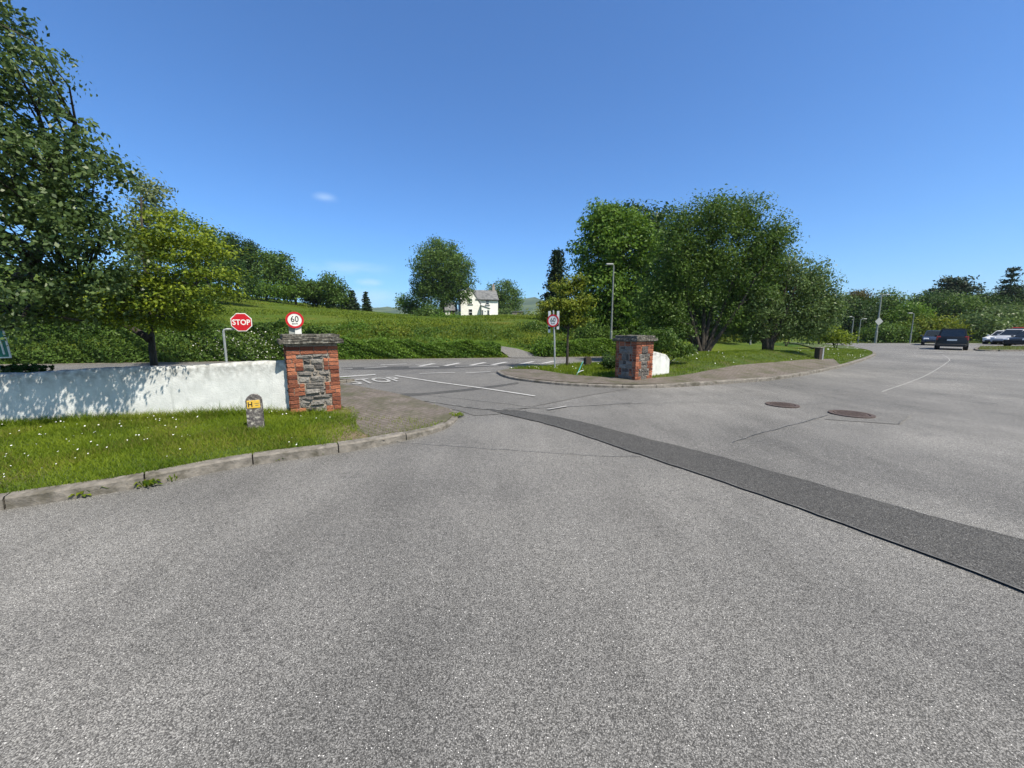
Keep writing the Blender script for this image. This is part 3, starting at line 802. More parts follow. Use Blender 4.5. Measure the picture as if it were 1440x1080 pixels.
def weed(X, Y, r, n, label, m='grass', z=0.0, h=.08):
    rng = np.random.default_rng(int(X * 7 + Y)); p = G(X, Y, z); t = thing('weed', label, 'weed', p)
    a = rng.uniform(0, 2 * PI, n); C = np.zeros((n, 3)); C[:, 0] = np.cos(a) * r * rng.random(n); C[:, 1] = np.sin(a) * r * .5 * rng.random(n)
    V = np.empty((n, 4, 3)); L = r * rng.uniform(.5, 1.1, n); hh = h * rng.uniform(.3, 1.1, n)
    d = np.stack([np.cos(a), np.sin(a) * .7, np.zeros(n)], 1); b = np.stack([-np.sin(a), np.cos(a), np.zeros(n)], 1) * (r * .16)
    V[:, 0] = C; V[:, 1] = C + d * L[:, None] * .55 + b + np.array([0, 0, 1]) * hh[:, None]; V[:, 3] = C + d * L[:, None] * .55 - b + np.array([0, 0, 1]) * hh[:, None]; V[:, 2] = C + d * L[:, None] + np.array([0, 0, .55]) * hh[:, None]
    link('leaves', from_arrays('leaves', V.reshape(-1, 3), np.arange(4 * n), 4, np.repeat(rng.random(n), 4)), LM[m], t)
    bm = bmesh.new(); tube(bm, [(0, 0, -.01), (0, 0, h * .3)], [.006, .004], 5); obj('stem', bm, LM[m], t)


wl = ['small flat green weed in the gutter nearest the left picture edge', 'leafy green weed at the kerb joint, second along the kerb', 'low weed at the kerb foot just right of the kerb joint', 'tiny weed by the second kerb joint', 'spreading weed in the gutter below the marker post']
for (X, Y, r, n), lab in zip(((118, 697, .11, 40), (205, 684, .10, 34), (242, 677, .05, 16), (392, 648, .05, 16), (78, 703, .05, 18)), wl): weed(X, Y, r, n, lab)
weed(640, 586, .12, 46, 'green weed at the foot of the rounded kerb corner', z=.01)
weed(447, 640, .05, 18, 'small weed where the kerb begins to curve')


for (X, Y, r_, n, h_), lab in zip(((58, 590, .16, 40, .30), (126, 588, .14, 34, .20), (196, 586, .12, 30, .20)), ('tall dark weed clump against the white wall, nearest the left edge', 'leafy weed clump at the wall foot between two others', 'weed clump at the wall foot where the tree shadow ends')): weed(X, Y, r_, n, lab, 'mid', .13, h_)


# ------------------------------------------------------------------ walls and gate pillars
def wall_obj(name, label, a, b, h0, h1, thick, seed, zb=-.05, slope_end=False, hs=None):
    a, b = Vector(a), Vector(b); d = (b - a); L = d.length; d.normalize(); nb = Vector((-d.y, d.x)); r = np.random.default_rng(seed); n = int(L / .07)
    V, R = [], []
    prof = [(0, zb), (0, .33), (0, .66), (0, .93), (.012, .985), (.05, 1.0), (thick - .04, 1.0), (thick, .97), (thick, zb)]
    for i in range(n + 1):
        f = i / n; h = (h0 + (h1 - h0) * f) if hs is None else float(np.interp(f, *hs)); h += .012 * math.sin(i * .21 + seed) + r.normal() * .004
        for j, (u, v) in enumerate(prof):
            z = v * h if v > 0 else v; uu = u + (r.normal() * .003 if 0 < j < 5 else 0); p = a + d * (L * f) + nb * uu; V.append((p.x - a.x, p.y - a.y, z)); R.append(1.0 if 4 <= j <= 7 else (.9 if j == 3 else 0))
    m = len(prof); idx = np.arange((n + 1) * m).reshape(n + 1, m); F4 = np.stack([idx[:-1, :-1], idx[1:, :-1], idx[1:, 1:], idx[:-1, 1:]], -1).reshape(-1)
    me = from_arrays(name, np.array(V), F4, 4, R)
    bm = bmesh.new(); bm.from_mesh(me); bm.verts.ensure_lookup_table()
    bm.faces.new([bm.verts[k] for k in range(m)]); bm.faces.new([bm.verts[n * m + k] for k in range(m)][::-1])
    bmesh.ops.recalc_face_normals(bm, faces=bm.faces); bm.to_mesh(me); bm.free()
    o = link(name, me, M['wall']); o.location = (a.x, a.y, 0); return tag(o, label, 'wall')


wall_obj('boundary_wall', 'low white roughcast wall running left from the brick pillar', WL0, WL1 + wdir * .12, .80, 1.045, .24, 5)


def pillar(label, corner, rz, W, Dp, H, seed, cap_over=.1):
    """square gate pillar: brick quoins in long and short work, rubble stone panels, two-slab cap. origin = centre of foot"""
    rng = random.Random(seed); t = thing('gate_pillar', label, 'gate pillar', corner, rz)
    hc = H - .16; bm = bmesh.new(); box(bm, (0, 0, hc / 2 - .1), (W - .03, Dp - .03, hc + .2)); obj('core', bm, M['mortar'], t)
    bricks, stones, rb, rs = bmesh.new(), bmesh.new(), [], []
    course = .072; nrow = int((hc) / course); gap = .010

    def put(bm, lst, c, s, jit, bev):
        n0 = len(bm.verts); box(bm, c, s, None, bev); bm.verts.ensure_lookup_table(); v = rng.random()
        for q in bm.verts[n0:]: q.co += Vector((rng.gauss(0, jit), rng.gauss(0, jit), rng.gauss(0, jit)))
        lst += [v] * (len(bm.verts) - n0)
    for r in range(nrow):
        z = (r + .5) * course; grp = (r // 3) % 2; ql = .25 if grp == 0 else .15
        for face in range(4):
            fw = W if face in (0, 2) else Dp; fd = Dp if face in (0, 2) else W; q = ql if face in (0, 2) else (.15 if grp == 0 else .25)
            top = r >= nrow - 2
            spans = []
            if top: spans = [(-fw / 2 + .215 * k, -fw / 2 + .215 * (k + 1)) for k in range(int(fw / .215) + 1)]; spans = [(a, min(b, fw / 2)) for a, b in spans if min(b, fw / 2) - a > .05]
            else:
                for a, b in ((-fw / 2, -fw / 2 + q), (fw / 2 - q, fw / 2)):
                    if b - a > .2: c = a + (b - a) * rng.choice((.33, .5, .67)); spans += [(a, c), (c, b)]
                    else: spans.append((a, b))
            for a, b in spans:
                out = rng.uniform(-.002, .007); cx = (a + b) / 2; sx = b - a - gap; th = .05
                if face == 0: c, s = (cx, -fd / 2 + th / 2 - out, z), (sx, th, course - gap)
                elif face == 2: c, s = (cx, fd / 2 - th / 2 + out, z), (sx, th, course - gap)
                elif face == 1: c, s = (fd / 2 - th / 2 + out, cx, z), (th, sx - .03, course - gap)
                else: c, s = (-fd / 2 + th / 2 - out, cx, z), (th, sx - .03, course - gap)
                put(bricks, rb, c, s, .0022, .005)
    g = 0
    while g * 3 < nrow - 2:                # stone panel beside each group of three brick courses
        z0 = g * 3 * course; z1 = min((g * 3 + 3), nrow - 2) * course; grp = g % 2
        for face in range(4):
            fw = W if face in (0, 2) else Dp; fd = Dp if face in (0, 2) else W; q = (.25 if grp == 0 else .15) if face in (0, 2) else (.15 if grp == 0 else .25)
            a, b = -fw / 2 + q + .006, fw / 2 - q - .006; rows = [(z0, z1)] if rng.random() < .35 else [(z0, z0 + (z1 - z0) * .55), (z0 + (z1 - z0) * .55, z1)]
            for (u, v) in rows:
                x = a
                while x < b - .05:
                    w = min(b - x, rng.uniform(.10, .27)); w = b - x if b - x - w < .07 else w
                    out = rng.uniform(0, .016); th = .06; cx, cz = x + w / 2, (u + v) / 2; s2 = (w - .014, th, v - u - .014)
                    if face == 0: c, s = (cx, -fd / 2 + th / 2 - out, cz), s2
                    elif face == 2: c, s = (cx, fd / 2 - th / 2 + out, cz), s2
                    elif face == 1: c, s = (fd / 2 - th / 2 + out, cx, cz), (th, s2[0], s2[2])
                    else: c, s = (-fd / 2 + th / 2 - out, cx, cz), (th, s2[0], s2[2])
                    put(stones, rs, c, s, .011, .02); x += w
        g += 1

    def fin(name, bm, lst, m):
        bmesh.ops.recalc_face_normals(bm, faces=bm.faces); me = bpy.data.meshes.new(name); bm.to_mesh(me); bm.free()
        a = me.attributes.new('rnd', 'FLOAT', 'POINT'); a.data.foreach_set('value', np.array(lst, dtype=np.float32)); link(name, me, m, t)
    fin('brick_quoins', bricks, rb, M['brick']); fin('rubble_stone', stones, rs, M['stone'])
    for nm, z, th, ov in (('cap_slab', H - .125, .075, cap_over), ('cap_top', H - .045, .085, cap_over - .055)):
        bm = bmesh.new(); box(bm, (0, 0, z), (W + 2 * ov, Dp + 2 * ov, th), None, .012); bmesh.ops.subdivide_edges(bm, edges=bm.edges, cuts=5, use_grid_fill=True)
        for v in bm.verts: v.co += Vector((rng.gauss(0, .004), rng.gauss(0, .004), rng.gauss(0, .004)))
        obj(nm, bm, M['cap'], t)
    return t


# near pillar: front-left foot corner at pixel (409,583)
pc = c0 + ax * PW / 2 + ay * .35; pillar('red brick and rubble stone gate pillar beside the yellow-plated marker post', (pc.x, pc.y, 0.0), PR, PW, .70, 1.50, 3, .09)
# far pillar: nearest corner at pixel (893,533)
PR2 = math.radians(33); W2 = .77
c1 = G(893, 533, .15); ax2 = Vector((math.cos(PR2), math.sin(PR2), 0)); ay2 = Vector((-math.sin(PR2), math.cos(PR2), 0))
D2 = .77
pc2 = c1 + ax2 * W2 / 2 + ay2 * D2 / 2
pillar('brick and stone gate pillar across the junction, its left face in shade', (pc2.x, pc2.y, 0.0), PR2, W2, D2, 1.40, 8, .08)
wa = c1 + ax2 * (W2 - .02) + ay2 * .22
wall_obj('wing_wall', 'short white wing wall sloping down from the far gate pillar', (wa.x, wa.y), (wa.x + ax2.x * 1.15, wa.y + ax2.y * 1.15), .93, .6, .22, 9, hs=([0, .5, .85, 1], [.95, .88, .80, .64]))


# ------------------------------------------------------------------ island with mound on the right
fr_px = [(706, 530), (720, 534), (740, 537), (800, 543), (890, 546), (960, 544), (1020, 540), (1100, 533), (1160, 522), (1200, 512), (1225, 503), (1231, 499), (1226, 495), (1205, 490), (1180, 487)]
fr = [Vector((.75, 15.2, 0)), Vector((-.1, 14.7, 0)), Vector((-.55, 13.9, 0)), G(700, 526)] + [G(*p) for p in fr_px] + [Vector((31, 44, 0))]
kerb('kerb', fr, [.08] * 9 + [.1] * (len(fr) - 9), True, seed=9)
FR = smooth_poly(fr, .3); FRin = path_strip(FR, .24)[:len(FR)]
back = [Vector(p).to_3d() for p in near[5:11]] + [Vector((30, 42, 0))]
BK = smooth_poly(back, .5)
isl_poly = [(p.x, p.y) for p in FRin] + [(p.x, p.y) for p in BK[::-1]]
_B = np.array([(p.x, p.y) for p in BK]); _Fr = np.array([(p.x, p.y) for p in FR])


def isl_h(x, y):
    db = np.min(np.hypot(_B[:, 0] - x, _B[:, 1] - y)); df = np.min(np.hypot(_Fr[:, 0] - x, _Fr[:, 1] - y))
    hm = float(np.interp(x, [2, 5, 8, 12, 16, 20, 24], [.12, .30, .62, .66, .58, .40, .2]))
    f = min(1, df / 3.3); f = f * f * (3 - 2 * f); g = min(1, db / 1.2 + .25)
    return .085 + max(0, hm - .1) * f * g


def build_island():
    bm = bmesh.new(); ring_ = [bm.verts.new((p[0], p[1], 0)) for p in isl_poly]
    es = [bm.edges.new((ring_[i], ring_[(i + 1) % len(ring_)])) for i in range(len(ring_))]
    bmesh.ops.triangle_fill(bm, use_beauty=True, edges=es)
    for _ in range(6):
        le = [e for e in bm.edges if e.calc_length() > .7]
        if not le: break
        bmesh.ops.subdivide_edges(bm, edges=le, cuts=1); bmesh.ops.triangulate(bm, faces=bm.faces)
    for v in bm.verts: v.co.z = isl_h(v.co.x, v.co.y)
    for f in bm.faces:
        f.normal_update()
        if f.normal.z < 0: f.normal_flip()
    me = bpy.data.meshes.new('grass_island'); bm.to_mesh(me); bm.free()
    for p in me.polygons: p.use_smooth = True
    struct(link('grass_island', me, M['turf']))
    # paved strip behind the kerb
    inner = [Vector((.3, 14.4, 0))] + [G(*p) for p in ((752, 523), (800, 531), (870, 537), (930, 537), (1000, 530), (1080, 521), (1140, 513), (1172, 509.5))]
    IN = smooth_poly(inner, .3); j0 = next(i for i, p in enumerate(FRin) if p.y < 14.6); j1 = int(np.argmin([(p - G(1176, 515)).length for p in FRin]))
    pts = FRin[j0:j1 + 1] + IN[::-1]
    bm = bmesh.new(); A = FRin[j0:j1 + 1]; n = 60
    def rs(P, f):
        k = f * (len(P) - 1); i = min(int(k), len(P) - 2); return P[i].lerp(P[i + 1], k - i)
    prev = None
    for i in range(n + 1):
        a, b = rs(A, i / n), rs(IN, i / n); row = [bm.verts.new((q.x, q.y, isl_h(q.x, q.y) + .012)) for q in (a.lerp(b, s / 4) for s in range(5))]
        if prev:
            for s in range(4): bm.faces.new((prev[s], prev[s + 1], row[s + 1], row[s]))
        prev = row
    o = obj('paving', bm, M['paving']); struct(o)
    strip_poly = [(p.x, p.y) for p in pts]
    # grass
    rng = np.random.default_rng(31); Q = sample_poly(isl_poly, 150000, rng)
    d = np.hypot(Q[:, 0], Q[:, 1]); Q = Q[(rng.random(len(Q)) < np.clip(16 / d, 0, 1)) & (d < 38)]; Q = Q[~inpoly(Q, strip_poly)]
    gx, gy = np.linspace(-1, 32, 133), np.linspace(9, 46, 149); Hh = np.array([[isl_h(a, b) for a in gx] for b in gy])
    ix = np.clip((Q[:, 0] - gx[0]) / (gx[1] - gx[0]), 0, 131.99); iy = np.clip((Q[:, 1] - gy[0]) / (gy[1] - gy[0]), 0, 147.99); a, b = ix.astype(int), iy.astype(int); fx, fy = ix - a, iy - b
    z = Hh[b, a] * (1 - fx) * (1 - fy) + Hh[b, a + 1] * fx * (1 - fy) + Hh[b + 1, a] * (1 - fx) * fy + Hh[b + 1, a + 1] * fx * fy
    dist = np.hypot(Q[:, 0], Q[:, 1]); h = np.where(Q[:, 0] < 3.4, .11, .055) * (1 + .4 * np.sin(Q[:, 0] * 2) * np.sin(Q[:, 1] * 2.3))
    tag(blades('mound_grass', np.c_[Q, z - .005], h, .007, rng, 'grass', .7), 'mown grass over the mound round the willows and far pillar', 'grass', None, 'stuff')
    Qd = sample_poly(isl_poly, 500, rng); Qd = Qd[~inpoly(Qd, strip_poly)]; Qd = Qd[(np.sin(Qd[:, 0] * 1.1) + np.sin(Qd[:, 1] * 1.3 + 1) > .3)][:170]; bm = bmesh.new()
    for x, y in Qd: disc(bm, (x, y, isl_h(x, y) + rng.uniform(.05, .09)), rng.uniform(.010, .022), 7, (rng.normal() * .3, -.5, 1))
    tag(obj('daisies', bm, M['white']), 'white daisies on the mown mound across the junction', 'daisies', None, 'stuff')


build_island()


# ------------------------------------------------------------------ signs, posts and small street things
def octagon(r): return [(r * math.cos(PI / 8 + k * PI / 4), r * math.sin(PI / 8 + k * PI / 4)) for k in range(8)]


def stop_sign():
    p = AT(322, 540, 10.8); D = 10.8; t = thing('stop_sign', 'red octagonal STOP sign on a bent grey pole behind the white wall', 'stop sign', (p.x, D, -.05), math.radians(22))
    k = D / F; h = AT(344, 453, D).z + .05; hx = (344 - 321) * k; hb = AT(321, 463, D).z + .05
    bm = bmesh.new(); tube(bm, [(0, 0, 0), (0, 0, hb - .08), (.02, 0, hb - .02), (.08, 0, hb), (hx, 0, hb)], [.03] * 5, 10); obj('pole', bm, M['galv'], t)
    r = .27; bm = bmesh.new(); prism(bm, octagon(r), -.075, -.06); b2 = [(x + hx, z + h) for x, z in octagon(r)]
    bm.free(); bm = bmesh.new(); prism(bm, b2, -.07, -.055); obj('border', bm, M['white'], t)
    bm = bmesh.new(); prism(bm, [(x + hx, z + h) for x, z in octagon(r * .92)], -.074, -.0702); obj('face', bm, M['red'], t)
    text('lettering', 'STOP', M['white'], t, .42, .155, (hx, -.076, h)); bm = bmesh.new()
    for z in (hb,): box(bm, (hx, -.03, z), (.12, .06, .05))
    obj('bracket', bm, M['galv'], t)


stop_sign()


def roundel(t, c, r, size=1.0):
    bm = bmesh.new(); disc(bm, c, r * .97, 40, (0, -1, 0), .006); obj('face', bm, M['white'], t)
    bm = bmesh.new(); ring(bm, (c[0], c[1] - .0035, c[2]), r * .76, r, 40, (0, -1, 0), .004); obj('red_ring', bm, M['red'], t)
    text('numerals', '60', M['black'], t, r * .86, r * .74, (c[0], c[1] - .0045, c[2] + r * .12), bold=.006)
    text('unit_lettering', 'km/h', M['black'], t, r * .62, r * .2, (c[0], c[1] - .0045, c[2] - r * .44))


def speed_signs():
    D = 9.6; p = AT(421, 540, D); k = D / F
    t = thing('speed_limit_sign', 'round 60 km/h sign rising behind the near gate pillar', 'speed sign', (p.x, D, -.05), math.radians(22))
    z = AT(422, 450, D).z + .05; bm = bmesh.new(); box(bm, (-.075, .06, z / 2), (.13, .05, z)); obj('grey_post', bm, M['post_grey'], t)
    bm = bmesh.new(); box(bm, (.065, .03, z / 2), (.14, .05, z)); obj('white_post', bm, M['white'], t)
    bm = bmesh.new(); box(bm, (.0, -.001, z), (.26, .02, .05)); obj('bracket', bm, M['galv'], t); roundel(t, (.012, -.02, z), .20)
    D = 14.6; p = AT(780, 540, D); g = isl_h(p.x, D)
    t = thing('speed_limit_sign', 'round 60 km/h sign on a tall grey pole beside the golden roadside tree', 'speed sign', (p.x, D, g - .05), math.radians(-26))
    z = AT(774, 451, D).z - g + .05; zt = AT(772, 436, D).z - g + .05
    bm = bmesh.new(); tube(bm, [(0, .0, 0), (-.03, 0, z * .6), (-.10, 0, zt)], [.032, .032, .03], 10); obj('pole', bm, M['galv'], t)
    for x, z0, z1, y in ((-.27, -.44, .36, .05), (.07, -.32, .36, .06)):
        bm = bmesh.new(); box(bm, (x, y, z + (z0 + z1) / 2), (.085, .018, z1 - z0)); obj('backing_board', bm, M['white'], t)
        bm = bmesh.new(); box(bm, (x, y - .011, z + z0 + .17), (.086, .004, .10)); obj('black_band', bm, M['black'], t)
    for dz in (.1, -.14): bm = bmesh.new(); box(bm, (-.09, .035, z + dz), (.32, .03, .04)); obj('bracket', bm, M['galv'], t)
    roundel(t, (-.09, -.045, z), .235)


speed_signs()


def green_sign():
    D = 6.3; p = AT(-30, 540, D); t = thing('direction_sign', 'green road sign with white border cut off by the left picture edge', 'road sign', (p.x, D, .1), math.radians(18))
    k = D / F; z0, z1 = AT(0, 504, D).z - .1, AT(0, 440, D).z - .1
    x1 = 40 * k; out = [(-.9, z0 - .03), (x1 + .01, z0), (x1 - .04, z1), (-.9, z1 + .03)]
    bm = bmesh.new(); prism(bm, out, -.03, -.01); obj('panel', bm, M['white'], t)
    ins = [(-.88, z0 - .012), (x1 - .008, z0 + .018), (x1 - .056, z1 - .02), (-.88, z1 + .01)]
    bm = bmesh.new(); prism(bm, ins, -.034, -.0302); obj('face', bm, M['greensign'], t)
    bm = bmesh.new(); tube(bm, [(x1 - .06, -.036, z0 + .06), (x1 - .075, -.036, z0 + .25), (x1 - .12, -.036, z0 + .45), (x1 - .13, -.036, z1 - .1)], [.012] * 4, 6); obj('route_line', bm, M['white'], t)
    for x in (-.6, x1 - .22): bm = bmesh.new(); tube(bm, [(x, .03, -.1), (x, .03, z1 - .02)], [.03, .03], 8); obj('post', bm, M['galv'], t)


green_sign()


def marker(label, p, rz, w, d, h, plate=True, mat='concrete_old'):
    t = thing('marker_post', label, 'marker post', p, rz); bm = bmesh.new()
    out = [(-w / 2, -.1), (w / 2, -.1), (w / 2 * .98, h * .86), (w * .3, h * .965), (w * .08, h), (-w * .08, h), (-w * .3, h * .965), (-w / 2 * .98, h * .86)]
    prism(bm, out, -d / 2, d / 2); bmesh.ops.bevel(bm, geom=list(bm.edges), offset=.012, segments=2, affect='EDGES'); obj('post', bm, M[mat], t)
    if plate:
        bm = bmesh.new(); box(bm, (0, -d / 2 - .003, h * .735), (w * .80, .012, h * .215), None, .003); obj('plate', bm, M['yellow'], t)
        text('lettering', 'H', M['black'], t, w * .26, h * .14, (-w * .2, -d / 2 - .0105, h * .735))
        for q, f in ((.26, .755), (.18, .705)): bm = bmesh.new(); box(bm, (w * .2, -d / 2 - .0095, h * f), (w * q, .002, .007)); obj('worn_figure', bm, M['cap'], t)
    return t


marker('old concrete marker post with yellow H plate standing in the verge', G(361, 604, .10), math.radians(26), .205, .12, .54)
p = G(826, 515.5, .1); marker('squat dark marker post in the grass beside the main road', p, math.radians(20), .26, .2, .40, False, 'timber')


def small_things():
    p = G(811, 527, .1); t = thing('broken_stake', 'turquoise plastic stake sticking up from the island grass', 'stake', p); k = p.y / F
    bm = bmesh.new(); tube(bm, [(0, 0, -.02), (.10, .02, .2), (.20, .03, .44)], [.017, .015, .012], 6); obj('stem', bm, M['turq'], t)
    bm = bmesh.new(); tube(bm, [(.015, 0, .05), (.12, -.01, .12), (.22, -.02, .15)], [.014, .013, .012], 6); obj('side_arm', bm, M['white'], t)
    D = 17.6; x = AT(1147, 540, D).x; g = isl_h(x, D); t = thing('verge_bollard', 'stubby dark bollard with pale stripe on the grass right of the willows', 'bollard', (x, D, g), .5)
    bm = bmesh.new(); box(bm, (-.07, 0, .23), (.26, .22, .56), None, .02); obj('body', bm, M['timber'], t)
    bm = bmesh.new(); box(bm, (.112, -.02, .24), (.10, .2, .55), None, .012); obj('pale_panel', bm, M['galv'], t)
    bm = bmesh.new(); box(bm, (.205, .0, .21), (.08, .2, .48), None, .012); obj('side_panel', bm, M['timber'], t)
    bm = bmesh.new(); box(bm, (0, 0, .525), (.42, .26, .035), None, .01); obj('top', bm, M['kerb'], t)


small_things()


def lamp_post(label, X, D, topY, z0, r=.06, arm=.5, side=-1, group=None, sign=None):
    p = AT(X, 540, D); H = AT(X, topY, D).z - z0; t = thing('street_lamp', label, 'street lamp', (p.x, D, z0), 0, group)
    bm = bmesh.new(); tube(bm, [(0, 0, -.1), (0, 0, H * .25), (0, 0, H * .26), (0, 0, H)], [r * 1.3, r * 1.3, r, r * .65], 10); obj('pole', bm, M['post_dark'], t)
    bm = bmesh.new(); tube(bm, [(0, 0, H - .05), (side * arm * .4, 0, H + .03), (side * arm, 0, H + .05)], [r * .5] * 3, 8); obj('arm', bm, M['post_dark'], t)
    bm = bmesh.new(); box(bm, (side * (arm + .15), 0, H + .05), (.42, .2, .1), None, .03); obj('lamp_head', bm, M['post_grey'], t)
    if sign:
        z = AT(X, sign[1], D).z - z0; q = sign[2]; bm = bmesh.new(); prism(bm, [(0, z - q), (q, z), (0, z + q), (-q, z)], -r - .03, -r - .01); obj('diamond_sign', bm, M['post_grey'], t)
    return t


lamp_post('tall grey street lamp beyond the main road behind the far pillar', 857, 23.6, 373, .1, .055, .1, -1)
lamp_post('tall street lamp carrying a diamond sign at the far road bend', 1223, 43.5, 415, -.05, .09, .5, 1, None, (1223, 452, .45))
lamp_post('thin street lamp post directly behind the leaning crowns right of the bollard', 1189, 44.5, 446, -.05, .06, .35, -1)
lamp_post('short slender lamp post between the diamond-signed lamp and its left neighbour', 1199, 46, 449, -.05, .055, .3, 1)
lamp_post('slim pale lamp post left of the oncoming car, before the wood', 1271, 42.5, 441, -.05, .055, .3, -1)
lamp_post('pale lamp post seen between the two willows', 1050, 31, 455, -.05, .06, .3, 1)


# ------------------------------------------------------------------ cars
def car(label, loc, rz, paintm, L=4.2, W=1.78, H=1.56, kind='hatch', group=None):
    """local: +x forward, origin on the ground under the middle"""
    t = thing('parked_car' if group else 'car', label, 'car', loc, rz, group); h = W / 2
    bz = .24; belt = .60 * H
    # lower body stations x, top z, half width
    if kind == 'mpv': st = [(-.5, .58 * H, .86), (-.485, .62 * H, .96), (-.40, belt, 1.0), (-.2, belt, 1.0), (.1, belt, 1.0), (.24, belt * .99, 1.0), (.36, .54 * H, .98), (.45, .48 * H, .93), (.495, .38 * H, .80)]
    else: st = [(-.5, .54 * H, .84), (-.485, .59 * H, .95), (-.40, belt, 1.0), (-.2, belt, 1.0), (.1, belt, 1.0), (.2, belt * .98, 1.0), (.34, .545 * H, .98), (.45, .48 * H, .92), (.495, .38 * H, .78)]
    bm = bmesh.new(); rows = []
    for x, zt, wf in st:
        w = h * wf; zl = bz + (.06 if abs(x) > .47 else 0)
        prof = [(-w * .9, zl), (-w, zl + .12), (-w, zt - .16), (-w * .965, zt - .03), (-w * .9, zt), (w * .9, zt), (w * .965, zt - .03), (w, zt - .16), (w, zl + .12), (w * .9, zl)]
        rows.append([bm.verts.new((x * L, y, z)) for y, z in prof])
    for A, B in zip(rows, rows[1:]):
        for i in range(10): bm.faces.new((A[i], A[(i + 1) % 10], B[(i + 1) % 10], B[i]))
    bm.faces.new(rows[0]); bm.faces.new(rows[-1][::-1]); obj('body', bm, paintm, t, True).data.set_sharp_from_angle(angle=.6)
    # greenhouse
    if kind == 'mpv': lo_ = [(-.485, .90), (.27, .90)]; hi_ = [(-.44, .74), (.09, .74)]
    else: lo_ = [(-.47, .90), (.22, .90)]; hi_ = [(-.37, .72), (.04, .72)]
    zb, zt = belt - .02, H
    q = lambda x, y, z: Vector((x * L, y * h, z))
    B = [q(lo_[0][0], -lo_[0][1], zb), q(lo_[1][0], -lo_[1][1], zb), q(lo_[1][0], lo_[1][1], zb), q(lo_[0][0], lo_[0][1], zb)]
    T = [q(hi_[0][0], -hi_[0][1], zt), q(hi_[1][0], -hi_[1][1], zt), q(hi_[1][0], hi_[1][1], zt), q(hi_[0][0], hi_[0][1], zt)]
    bm = bmesh.new(); vb = [bm.verts.new(v) for v in B]; vt = [bm.verts.new(v) for v in T]
    for i in range(4): bm.faces.new((vb[i], vb[(i + 1) % 4], vt[(i + 1) % 4], vt[i]))
    bm.faces.new(vt); bm.faces.new(vb[::-1])
    bmesh.ops.bevel(bm, geom=[e for e in bm.edges if max(v.co.z for v in e.verts) > zt - .01], offset=.05, segments=3, affect='EDGES')
    obj('roof', bm, paintm, t, True).data.set_sharp_from_angle(angle=.6)

    def glass(nm, f, u0, u1, v0, v1):
        a, b, c, d = f; P = lambda u, v: a.lerp(b, u).lerp(d.lerp(c, u), v); n = (b - a).cross(d - a).normalized()
        if n.dot((a + c) / 2 - Vector((0, 0, zb))) < 0: n = -n
        bm = bmesh.new(); o = [bm.verts.new(P(u, v) + n * .006) for u, v in ((u0, v0), (u1, v0), (u1, v1), (u0, v1))]; i = [bm.verts.new(P(u, v) - n * .012) for u, v in ((u0, v0), (u1, v0), (u1, v1), (u0, v1))]
        bm.faces.new(o); bm.faces.new(i[::-1])
        for k in range(4): bm.faces.new((o[k], i[k], i[(k + 1) % 4], o[(k + 1) % 4]))
        obj(nm, bm, M['glass'], t)
    glass('rear_window', (B[3], B[0], T[0], T[3]), .07, .93, .10, .86); glass('windscreen', (B[1], B[2], T[2], T[1]), .06, .94, .06, .88)
    for f in ((B[0], B[1], T[1], T[0]), (B[2], B[3], T[3], T[2])):
        for a, b in ((.05, .26), (.29, .57), (.60, .93)): glass('side_window', f, a, b, .12, .84)
    r = .31
    for sx in (-.315, .32):
        for sy in (-1, 1):
            bm = bmesh.new(); disc(bm, (sx * L, sy * (h - .10), r), r, 24, (0, sy, 0), .24); wobj = obj('wheel', bm, M['tyre'], t)
            bm = bmesh.new(); disc(bm, (sx * L, sy * (h + .024), r), r * .62, 20, (0, sy, 0), .012); obj('rim', bm, M['rim'], wobj)
            bm = bmesh.new(); ring(bm, (sx * L, sy * (h - .03), r + .02), r, r + .07, 24, (0, sy, 0), .035); obj('wheel_arch', bm, M['black'], t)
    for sy in (-1, 1):
        bm = bmesh.new(); box(bm, (-.487 * L, sy * h * .84, belt * .92), (.09, .22, .30), None, .03); obj('tail_lamp', bm, M['lamp_red'], t)
        bm = bmesh.new(); box(bm, (.465 * L, sy * h * .68, .44 * H), (.2, .36, .15), None, .04); obj('headlamp', bm, M['lamp_clear'], t)
        bm = bmesh.new(); box(bm, (.17 * L, sy * (h + .07), belt + .05), (.1, .18, .13), None, .03); obj('door_mirror', bm, paintm, t)
    bm = bmesh.new(); box(bm, (-.502 * L, 0, belt * .78), (.02, .5, .11)); obj('number_plate', bm, M['white'], t)
    bm = bmesh.new(); box(bm, (-.5 * L, 0, .36), (.12, W * .9, .2), None, .04); obj('rear_bumper', bm, M['black'] if kind == 'mpv' else paintm, t)
    bm = bmesh.new(); box(bm, (.492 * L, 0, .34), (.06, W * .62, .16), None, .02); obj('grille', bm, M['black'], t)
    return t


cm = {k: paint('car_paint_' + k, c, .4, 0, .12, .3) for k, c in dict(black=(.008, .010, .013), silver=(.42, .44, .47), white=(.72, .73, .74), red=(.35, .015, .02), blue=(.02, .035, .07)).items()}
g = G(1337, 491); car('black estate car driving away along the access road', (g.x, g.y, 0), math.radians(90 - 49), cm['black'], 4.0, 1.66, 1.60, 'mpv')
g = G(1313, 485); car('dark blue car with pale bonnet coming round the far bend', (g.x, g.y, 0), math.radians(-137), cm['blue'], 4.2, 1.7, 1.42)
PG = 'cars parked in the car park on the right'
g = G(1408, 483.8); car('white low car parked farthest left in the car park', (g.x + .3, g.y, 0), math.radians(195), cm['white'], 4.1, 1.75, 1.4, 'hatch', PG)
g = G(1428, 484.5); car('silver car parked between the white car and the picture edge', (g.x, g.y, 0), math.radians(190), cm['silver'], 4.3, 1.78, 1.55, 'mpv', PG)
